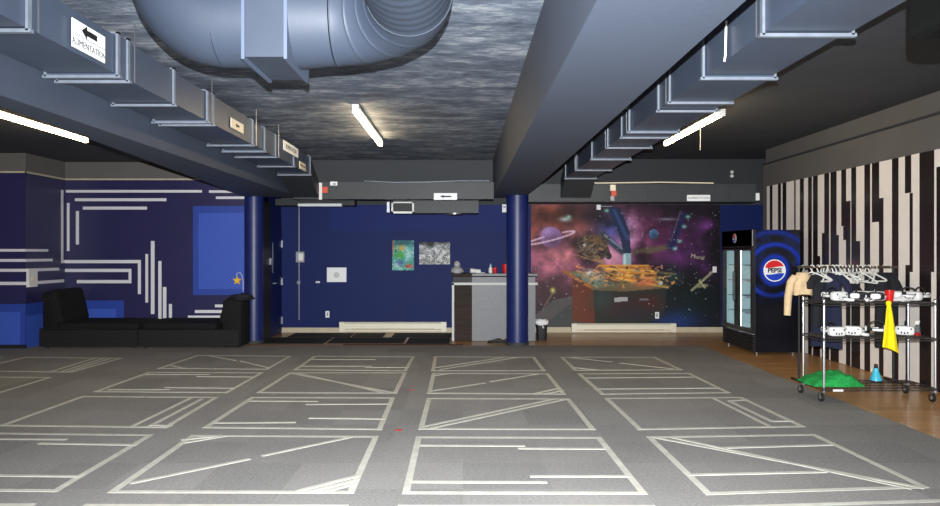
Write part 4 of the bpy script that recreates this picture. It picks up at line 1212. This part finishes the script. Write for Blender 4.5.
# printed side
cv = Canvas(96, 250, (10, 11, 20))
w_, h_ = fx1 - fx0 - .05, fz - .04
X = (cv.x * w_ - .30); Y = ((1 - cv.y) * h_ + .04 - 1.33)
r = np.hypot(X, Y); th = np.arctan2(Y, X)
ring = .5 + .5 * np.cos((r + .012 * np.sin(2 * th + 9 * r)) * 2 * PI / .205)
amp = np.clip((.78 - r) / .25, 0, 1) * np.clip((cv.y * -1 + .62) / .12, 0, 1)
cv.blend(ring ** 2 * amp * .95, (26, 56, 176)); cv.blend(np.clip(.3 - r, 0, .3) * 2, (22, 46, 150))
n1 = cv.noise(6, 14, 4, 2); cv.blend(amp * (1 - ring) * .25 * (n1 > .55), (40, 70, 190))
picture('printed_side', cv.im, (fx0 + .05, fy0 + .005, .04), UX, UZ, w_, h_, 'fridge_art', t, .004)
def emblem(c, u, v, R, parent, text=True):
    u, v = Vector(u), Vector(v); n = u.cross(v); c = Vector(c)
    def P2(a, b): return c + u * a + v * b
    d0 = MB(); d0.prism([P2(R * math.cos(k * 2 * PI / 48), R * math.sin(k * 2 * PI / 48)) for k in range(48)], n * .004)
    e = d0.build('emblem', 'emb_white', parent)
    r = R * .9
    def wave(x, s): return (s * R * .30 + R * .07 * math.sin(x / R * 2.4))
    for s, mm in ((1, 'emb_red'), (-1, 'emb_blue')):
        xs2 = [r * .97 * (-1 + 2 * k / 24) for k in range(25)]
        lo = [(x, wave(x, s)) for x in xs2 if x * x + wave(x, s) ** 2 < r * r]
        a1, a0 = math.atan2(lo[-1][1], lo[-1][0]), math.atan2(lo[0][1], lo[0][0])
        if s > 0 and a0 < 0: a0 += 2 * PI
        if s < 0 and a0 > 0: a0 -= 2 * PI
        ar = [(r * math.cos(a1 + (a0 - a1) * k / 24), r * math.sin(a1 + (a0 - a1) * k / 24)) for k in range(25)]
        mb = MB(); mb.prism([P2(*q) + n * .004 for q in lo + ar], n * .002); mb.build('emblem_half', mm, e)
    if text: lettering('PEPSI', R * .56, c + n * .007, u, v, e, 'ink', 'emblem_word', bold=R * .022)
emblem((wx(774.5, fy0), fy0 - .001, EYE + (CY - 270.5) * fy0 / F), UX, UZ, .175, t)
emblem((fx0 - .001, (fy0 + fy1) / 2 + .05, fz - .12), (0, -1, 0), UZ, .075, t)
# bottles on the fridge shelves
bt = thing('drink_bottle', 'dark drink bottle standing on a shelf inside the fridge', 'bottle', (0, 0, 0), 'bottles inside the fridge')
MB().lathe([(.028, 0), (.03, .01), (.03, .11), (.012, .16), (.012, .175)], (0, 0, 0), 14).build('bottle_body', 'bottle', bt, smooth=True)
MB().lathe([(.014, .17), (.014, .19)], (0, 0, 0), 12).build('cap', 'red', bt, smooth=True)
first = True
for z in (.88, 1.14, 1.40):
    for k in range(4):
        loc = (fx0 + .17 + .0 * k, fy0 + .14 + .085 * k, z + .001)
        if first: bt.location = loc; first = False
        else: dup(bt, loc)

# ------------------------------------------------------------------ shelving rack on casters
RX0, RX1, RY0, RY1 = 3.875, 5.07, 7.73, 8.2
SH = (.155, .69, 1.07)
t = thing('wire_rack', 'chrome wire shelving rack on casters in front of the striped wall', 'shelving rack', ((RX0 + RX1) / 2, (RY0 + RY1) / 2, 0))
for x in (RX0, RX1):
    for y in (RY0, RY1):
        zb = 0.0 if x < 4.1 else zf
        MB().tube([(x, y, .10), (x, y, 1.095)], .0135, 14).build('post', 'chrome', t, smooth=True)
        MB().lathe([(.014, 0), (.016, .006), (.010, .012)], (x, y, 1.095), 14).build('post_cap', 'chrome', t)
        oy = .018; ox = -.02
        mb = MB(); mb.tube([(x + ox - .012, y + oy, zb + .052), (x + ox + .012, y + oy, zb + .052)], .050, 24)
        cs = mb.build('caster_wheel', 'rubber', t, smooth=True)
        mb = MB(); mb.tube([(x + ox - .016, y + oy, zb + .052), (x + ox + .016, y + oy, zb + .052)], .024, 16); mb.build('hub', 'chrome', cs, smooth=True)
        mb = MB()
        for s in (-1, 1): mb.box(x + ox + s * .019 - .002, x + ox + s * .019 + .002, y + oy - .018, y + oy + .012, zb + .04, zb + .108)
        mb.box(x + ox - .021, x + .016, y - .016, y + .03, zb + .105, zb + .115)
        mb.build('caster_fork', 'chrome', t)
for z in SH:
    mb = MB()
    for x0, x1, y0, y1 in ((RX0, RX1, RY0, RY0), (RX0, RX1, RY1, RY1), (RX0, RX0, RY0, RY1), (RX1, RX1, RY0, RY1)):
        mb.tube([(x0, y0, z - .006), (x1, y1, z - .006)], .006, 6); mb.tube([(x0, y0, z - .034), (x1, y1, z - .034)], .005, 6)
    for k in range(25):
        x = RX0 + (RX1 - RX0) * (k + .5) / 25
        mb.tube([(x, RY0, z - .002), (x, RY1, z - .002)], .0022, 5)
        mb.tube([(x - .02, RY0, z - .034), (x, RY0, z - .006), (x + .02, RY0, z - .034)], .0022, 5)
    for k in (1, 2): mb.tube([(RX0, RY0 + (RY1 - RY0) * k / 3, z - .007), (RX1, RY0 + (RY1 - RY0) * k / 3, z - .007)], .004, 5)
    for x in (RX0, RX1):
        for y in (RY0, RY1): mb.lathe([(.018, -.035), (.018, .0)], (x, y, z), 12)
    mb.build('wire_shelf', 'dark_wire', t)

# headsets
hs = thing('vr_headset', 'x', 'headset', (0, 0, 0), 'white headsets on the rack')
MB().superell((0, -.03, .055), (.095, .045, .052), .45, .5, 28, 14).build('visor', 'hs_white', hs, smooth=True)
vis = hs.children[0]
mb = MB()
for x, z in ((-.06, .075), (-.03, .035), (.0, .03), (.03, .035), (.06, .075)): mb.superell((x, -.0745, z), (.008, .004, .011), .8, .8, 10, 6)
mb.build('camera_windows', 'hs_black', vis, smooth=True)
MB().superell((0, .022, .055), (.085, .03, .045), .5, .5, 24, 12).build('face_pad', 'hs_black', hs, smooth=True)
def halo(r0, r1, z0, z1, a0, a1, w): return [(r0 * math.cos(a0 + (a1 - a0) * k / 20), .05 + r1 * math.sin(a0 + (a1 - a0) * k / 20), z0 + (z1 - z0) * math.sin(k * PI / 20)) for k in range(21)]
def band(pts, h, th):
    mb = MB(); rings = []
    for i, p in enumerate(pts):
        d = (Vector(pts[min(i + 1, len(pts) - 1)]) - Vector(pts[max(i - 1, 0)])).normalized(); n = Vector((d.y, -d.x, 0)).normalized()
        p = Vector(p); up = Vector((0, 0, h / 2)); rings.append([p - up - n * th, p - up + n * th, p + up + n * th, p + up - n * th])
    return mb.loft(rings)
band(halo(.092, .13, .055, .06, -.25, PI + .25, 0), .034, .005).build('side_strap', 'hs_black', hs, smooth=True)
band(halo(.094, .11, .055, .055, -.35, .75, 0), .026, .008).build('strap_arm', 'hs_white', hs, smooth=True)
band(halo(.094, .11, .055, .055, PI - .75, PI + .35, 0), .026, .008).build('strap_arm', 'hs_white', hs, smooth=True)
MB().tube([(0, -.02, .108), (0, .05, .15), (0, .12, .135), (0, .175, .07)], .008, 6).build('top_strap', 'hs_black', hs, smooth=True)
MB().superell((0, .178, .06), (.05, .014, .03), .6, .6, 18, 10).build('rear_pad', 'hs_white', hs, smooth=True)
def onshelf(x, Y, lvl): return Vector((wx(x, Y), Y, SH[lvl] + .003))
hlist = [(837, 7.92, 2, .25, 'white headset on the top shelf, nearest its left end'),
         (861, 7.98, 2, 2.3, 'white headset tilted away on the top shelf behind its neighbours'),
         (876, 7.90, 2, 2.6, 'white headset on the top shelf just left of the red cup'),
         (901, 7.98, 2, -2.1, 'white headset on the top shelf just right of the red cup'),
         (915, 7.92, 2, -1.2, 'white headset on the top shelf nearest its right end'),
         (835, 7.86, 1, .1, 'white headset on the middle shelf, leftmost in its row'),
         (853.5, 7.93, 1, -.7, 'white headset on the middle shelf between leftmost one and cloth'),
         (884, 8.02, 1, 1.1, 'white headset on the middle shelf behind the yellow cloth'),
         (905, 7.95, 1, -.6, 'white headset on the middle shelf beside the spray bottle')]
for i, (x, Y, lv, rz, lab) in enumerate(hlist):
    if i == 0: hs.location = onshelf(x, Y, lv); hs.rotation_euler = (0, 0, rz); hs['label'] = lab
    else: dup(hs, onshelf(x, Y, lv), rz, lab)
# stacked controllers: a few white grips lying about
ct = thing('hand_controller', 'white hand controller lying on the top shelf left of the middle', 'controller', (0, 0, 0), 'white controllers on the rack')
MB().tube([(0, -.05, .02), (0, .0, .02), (0, .05, .03)], [.016, .02, .018], 12).build('grip', 'hs_white', ct, smooth=True)
MB().tube([(.045 * math.cos(a), .075 + .02 * math.sin(a) , .03 + .045 * math.sin(a)*.5) for a in [2 * PI * k / 20 for k in range(20)]], .008, 8, closed=True).build('tracking_ring', 'hs_white', ct, smooth=True)
MB().superell((0, .045, .048), (.018, .018, .005), .6, .9, 14, 8).build('button_plate', 'hs_black', ct, smooth=True)
clist = [(849, 7.80, 2, 1.2, None), (868, 7.79, 2, -.7, 'white hand controller lying at the front edge in mid top shelf'), (907, 7.80, 2, 1.9, 'white hand controller at the front edge right of the red cup'),
         (897, 7.82, 2, -1.4, 'white hand controller tucked against the red cup'), (864, 7.84, 1, .6, 'white hand controller on the middle shelf left of the yellow cloth')]
for i, (x, Y, lv, rz, lab) in enumerate(clist):
    if i == 0: ct.location = onshelf(x, Y, lv); ct.rotation_euler = (0, 0, rz)
    else: dup(ct, onshelf(x, Y, lv), rz, lab)
cup(onshelf(889.5, 7.80, 2), 1.12, 'red plastic cup on the top shelf of the wire rack')

# spray bottle
p = onshelf(917.5, 7.85, 1)
t = thing('spray_bottle', 'clear spray bottle with red liquid on the middle shelf', 'spray bottle', p)
MB().lathe([(.030, 0), (.034, .008), (.034, .09), (.016, .12), (.016, .13)], p, 20).build('bottle_body', 'clear', t, smooth=True)
MB().lathe([(.028, .006), (.0315, .012), (.0315, .04)], p, 20).build('liquid', 'red', t, smooth=True)
mb = MB(); mb.box(p.x - .03, p.x + .02, p.y - .012, p.y + .012, p.z + .145, p.z + .17, .004); mb.lathe([(.018, .128), (.018, .148)], p, 14); mb.build('spray_head', 'white', t)
mb = MB(); mb.tube([p + Vector((-.02, 0, .147)), p + Vector((-.03, 0, .115))], .005, 6); mb.build('trigger', 'white', t)
# blue cone bottle
p = onshelf(876, 8.06, 0)
t = thing('cone_bottle', 'light blue cone-shaped bottle with black cap on the bottom shelf', 'bottle', p)
MB().lathe([(.060, 0), (.066, .006), (.066, .018)], p, 24).build('base_ring', 'black', t, smooth=True)
MB().lathe([(.063, .018), (.06, .035), (.045, .075), (.030, .12), (.024, .155)], p, 24).build('cone_body', 'cyan', t, smooth=True)
MB().lathe([(.018, .155), (.022, .16), (.02, .19), (.012, .20)], p, 18).build('cap', 'black', t, smooth=True)

# green heap
mb = MB(); NX, NY = 46, 26
random.seed(21)
x0, x1, y0, y1 = RX0 - .09, RX0 + .47, RY0 + .03, RY1 - .02
grid = []
for j in range(NY + 1):
    row = []
    for i in range(NX + 1):
        u, v = i / NX, j / NY
        e = (max(0, 1 - (2 * u - 1) ** 4)) ** .7 * (max(0, 1 - (2 * v - 1) ** 6)) ** .5
        hgt = .05 + .075 * math.exp(-((u - .62) / .27) ** 4) + .03 * math.exp(-((u - .2) / .2) ** 4)
        z = SH[0] + .006 + e * hgt * (1 + .10 * math.sin(13 * u + 5 * v) * math.cos(9 * v - 3 * u) + .07 * math.sin(29 * u - 11 * v) + .05 * math.sin(41 * v + 17 * u))
        row.append(Vector((x0 + (x1 - x0) * (u + .02 * math.sin(9 * v)), y0 + (y1 - y0) * (v + .03 * math.sin(8 * u)), z)))
    grid.append(row)
tv = [[mb.bm.verts.new(p) for p in r] for r in grid]
bv = [[mb.bm.verts.new((p.x, p.y, SH[0] + .001)) for p in r] for r in grid]
for j in range(NY):
    for i in range(NX):
        mb.face([tv[j][i], tv[j][i + 1], tv[j + 1][i + 1], tv[j + 1][i]]); mb.face([bv[j][i], bv[j + 1][i], bv[j + 1][i + 1], bv[j][i + 1]])
for i in range(NX):
    mb.face([tv[0][i], bv[0][i], bv[0][i + 1], tv[0][i + 1]]); mb.face([tv[NY][i], tv[NY][i + 1], bv[NY][i + 1], bv[NY][i]])
for j in range(NY):
    mb.face([tv[j][0], tv[j + 1][0], bv[j + 1][0], bv[j][0]]); mb.face([tv[j][NX], bv[j][NX], bv[j + 1][NX], tv[j + 1][NX]])
tag(mb.build('green_cloth', 'green', smooth=True), 'crumpled green cloth heap on the bottom shelf of the wire rack', 'cloth')
# white paper tag
mb = MB(); a = at(833, 389.5, RY0 - .012); mb.box(a.x, a.x + .11, RY0 - .014, RY0 - .010, .115, .137); tag(mb.build('paper_tag', 'white'), 'white paper tag on the front edge of the bottom shelf', 'tag')

# yellow cloth pinched over the top shelf edge
mb = MB(); NU, NV = 18, 26
rowsL = [(306, 887.0, 891.0), (312, 886.3, 892.5), (322, 885.6, 894.2), (334, 884.2, 896.2), (345, 883.0, 898.2), (349, 882.6, 899.2)]
def interp(y):
    for (ya1, l1, r1), (yb1, l2, r2) in zip(rowsL, rowsL[1:]):
        if ya1 <= y <= yb1:
            f = (y - ya1) / (yb1 - ya1); return l1 + (l2 - l1) * f, r1 + (r2 - r1) * f
    return rowsL[-1][1:]
fr = []; bkv = []
for j in range(NV + 1):
    f = j / NV; y = 305.8 + f * 43; l, r_ = interp(max(306, y)); a, b = [], []
    for i in range(NU + 1):
        u = i / NU
        yy = y + f * 5.0 * u * u - f * 1.5 * (1 - u)
        Y = RY0 - .028 - .018 * math.sin(u * PI * 3 + f) * (.4 + f) * .8
        p = at(l + (r_ - l) * u, yy, Y)
        a.append(mb.bm.verts.new(p)); b.append(mb.bm.verts.new(p + Vector((0, .006, 0))))
    fr.append(a); bkv.append(b)
for j in range(NV):
    for i in range(NU):
        mb.face([fr[j][i], fr[j][i + 1], fr[j + 1][i + 1], fr[j + 1][i]]); mb.face([bkv[j][i], bkv[j + 1][i], bkv[j + 1][i + 1], bkv[j][i + 1]])
    for i in (0, NU): mb.face([fr[j][i], fr[j + 1][i], bkv[j + 1][i], bkv[j][i]])
for j in (0, NV):
    for i in range(NU): mb.face([fr[j][i], fr[j][i + 1], bkv[j][i + 1], bkv[j][i]])
pt = at(889, 305, RY0 - .02)
mb.superell((pt.x, RY0 - .012, SH[2] - .01), (.028, .022, .03), .8, .8, 12, 8)
tag(mb.build('cleaning_cloth', 'yellow', smooth=True), 'yellow cleaning cloth hanging from the top shelf edge', 'cloth')

# ------------------------------------------------------------------ garment rail with hangers and clothes
GY, GZ = 8.95, EYE + (CY - 267) * 8.95 / F
gx0, gx1 = wx(799, GY), wx(893.5, GY)
t = thing('garment_rack', 'brown clothes rail on slim dark posts behind the wire rack', 'clothes rail', ((gx0 + gx1) / 2, GY, zf))
MB().tube([(gx0 - .02, GY, GZ), (gx1 + .04, GY, GZ)], .016, 12).build('rail', 'rail', t, smooth=True)
for x in (gx0, gx1):
    MB().tube([(x, GY, zf + .03), (x, GY, GZ)], .014, 10).build('post', 'black', t, smooth=True)
    MB().tube([(x, GY - .2, zf + .018), (x, GY + .2, zf + .018)], .016, 8).build('foot', 'black', t, smooth=True)
def hanger_pts():
    hook = [(.0, .022 * math.cos(a), .018 + .020 * math.sin(a)) for a in [PI * 1.15 - k * (PI * 1.3) / 10 for k in range(11)]]
    return hook
hg = thing('coat_hanger', 'x', 'hanger', (0, 0, 0), 'empty hangers on the rail')
hk = [Vector((0, .022 * math.cos(a), .0 + .022 * math.sin(a))) for a in [PI * 1.05 - k * (PI * 1.25) / 12 for k in range(13)]]
hk += [Vector((0, .0, -.05)), Vector((0, 0, -.065))]
MB().tube(hk, .0075, 8).build('hook', 'hanger', hg, smooth=True)
MB().tube([(0, 0, -.062), (0, .09, -.095), (0, .205, -.155), (0, .215, -.168), (0, .2, -.175), (0, 0, -.178), (0, -.2, -.175), (0, -.215, -.168), (0, -.205, -.155), (0, -.09, -.095)], .0095, 8, closed=True).build('shoulder_bar', 'hanger', hg, smooth=True)
random.seed(17)
xsH = [812, 818, 823, 828, 833, 837, 841, 845, 849, 853, 857, 861, 865, 869, 873, 877]
words_ = ['first', 'second', 'third', 'fourth', 'fifth', 'sixth', 'seventh', 'eighth', 'ninth', 'tenth', 'eleventh', 'twelfth', 'thirteenth', 'fourteenth', 'fifteenth', 'sixteenth']
for i, x in enumerate(xsH):
    loc = (wx(x, GY), GY, GZ + .0)
    lab = 'empty white hanger on the clothes rail, %s from the beige shirt' % words_[i]
    if i == 0: h = hg; hg.location = loc; hg['label'] = lab
    else: h = dup(hg, loc, 0, lab)
    h.rotation_euler = (random.uniform(-.12, .12), random.uniform(-.1, .1), random.uniform(-1.25, 1.0))
random.seed(7)

def garment(label, cat, x, width, length, m, rz, sleeve=.55, tilt=0.0, hm='hanger', emb=False, slen_shape=1.0):
    """shirt on its hanger; local x runs along the shoulders"""
    t = thing('hanging_shirt' if cat == 'shirt' else 'hanging_jacket', label, cat, (0, 0, 0))
    W = width / 2
    prof = [(.00, .055, .035), (.015, .075, .04), (.05, W * .8, .045), (.09, W, .05), (.18, W * .97, .06), (.35, W * .93, .065), (.6, W * .95, .06), (.85, W * .98, .055), (1.0, W, .05)]
    prof = [(f * length if f > .18 else f * .75, a, b) for f, a, b in prof]
    rings = []
    for j, (d, a, b) in enumerate(prof):
        rings.append([(a * math.copysign(abs(math.cos(q)) ** .8, math.cos(q)), b * math.sin(q) * (1 + .22 * math.sin(5 * q + j)), -.075 - d + .008 * math.sin(3 * q)) for q in [2 * PI * k / 28 for k in range(28)]])
    MB().loft(rings).build('body', m, t, smooth=True)
    for s in (-1, 1):
        pts = [Vector((s * W * .80, 0, -.125)), Vector((s * (W + .03), .0, -.19)), Vector((s * (W + .07), -.01, -.12 - sleeve * .5)), Vector((s * (W + .085), -.02, -.10 - sleeve))]
        MB().tube(pts, [.05, .05, .045, .04], 14).build('sleeve', m, t, smooth=True)
    MB().tube([(p.y, p.x, p.z) for p in hk], .0055, 8).build('hanger_hook', hm, t, smooth=True)
    MB().tube([(.07 * math.cos(a), .045 * math.sin(a), -.078) for a in [2 * PI * k / 20 for k in range(20)]], .010, 6, closed=True).build('collar', m, t, smooth=True)
    if emb:
        mb = MB(); mb.prism([(.02, -.078, -.25), (.075, -.078, -.25), (.055, -.078, -.31), (.04, -.078, -.31)], (0, -.006, 0)); mb.build('chest_emblem', 'grey_bag', t)
    t.location = (wx(x, GY), GY, GZ); t.rotation_euler = (tilt, 0, rz)
    return t
garment('beige long-sleeved shirt at the left end of the clothes rail', 'shirt', 803, .24, .27, 'shirt_beige', .0, .50, 0, 'hanger_green')
garment('black short-sleeved top with small chest mark next to the beige shirt', 'shirt', 821, .30, .66, 'shirt_black', .5, .16, .0, 'hanger', True)
garment('long navy top hanging lowest at the left of the rail', 'shirt', 826, .40, .92, 'shirt_navy', -.9, .25, .0, 'hanger')
garment('black jacket at the right end of the clothes rail', 'jacket', 884, .24, .92, 'shirt_black', .1, .3, .0, 'hanger')
garment('second black jacket behind the one at the right rail end', 'jacket', 890.5, .28, .80, 'shirt_black', 1.2, .3, .0, 'hanger')

# ------------------------------------------------------------------ camera, light, view
cam = bpy.data.cameras.new('camera')
cam.sensor_width = 36.0; cam.lens = F / 940 * 36.0
cam.shift_x = (470 - CX) / 940; cam.shift_y = 0
co = bpy.data.objects.new('camera', cam); COL.objects.link(co)
co.location = (0, 0, EYE); co.rotation_euler = (PI / 2, 0, 0)
sc.camera = co

fl = bpy.data.lights.new('camera_flash', 'SPOT')
fl.energy = 1750; fl.color = (0.95, 0.98, 1.0); fl.shadow_soft_size = 0.007
fl.spot_size = math.radians(112); fl.spot_blend = 1.0
fo = bpy.data.objects.new('camera_flash', fl); COL.objects.link(fo); fo.location = (0, -.02, EYE + .11)
fo.rotation_euler = (PI / 2 - math.radians(4), 0, 0)

w = bpy.data.worlds.new('world'); sc.world = w
w.use_nodes = True
w.node_tree.nodes['Background'].inputs['Color'].default_value = (.05, .055, .065, 1)
w.node_tree.nodes['Background'].inputs['Strength'].default_value = 0.2

vs = sc.view_settings
vs.view_transform = 'Standard'; vs.look = 'None'; vs.exposure = 1.75; vs.gamma = 1.0; vs.use_curve_mapping = False
sc.cycles.use_denoising = True
sc.cycles.max_bounces = 8
sc.cycles.caustics_reflective = False; sc.cycles.caustics_refractive = False
sc.cycles.sample_clamp_indirect = 4.0
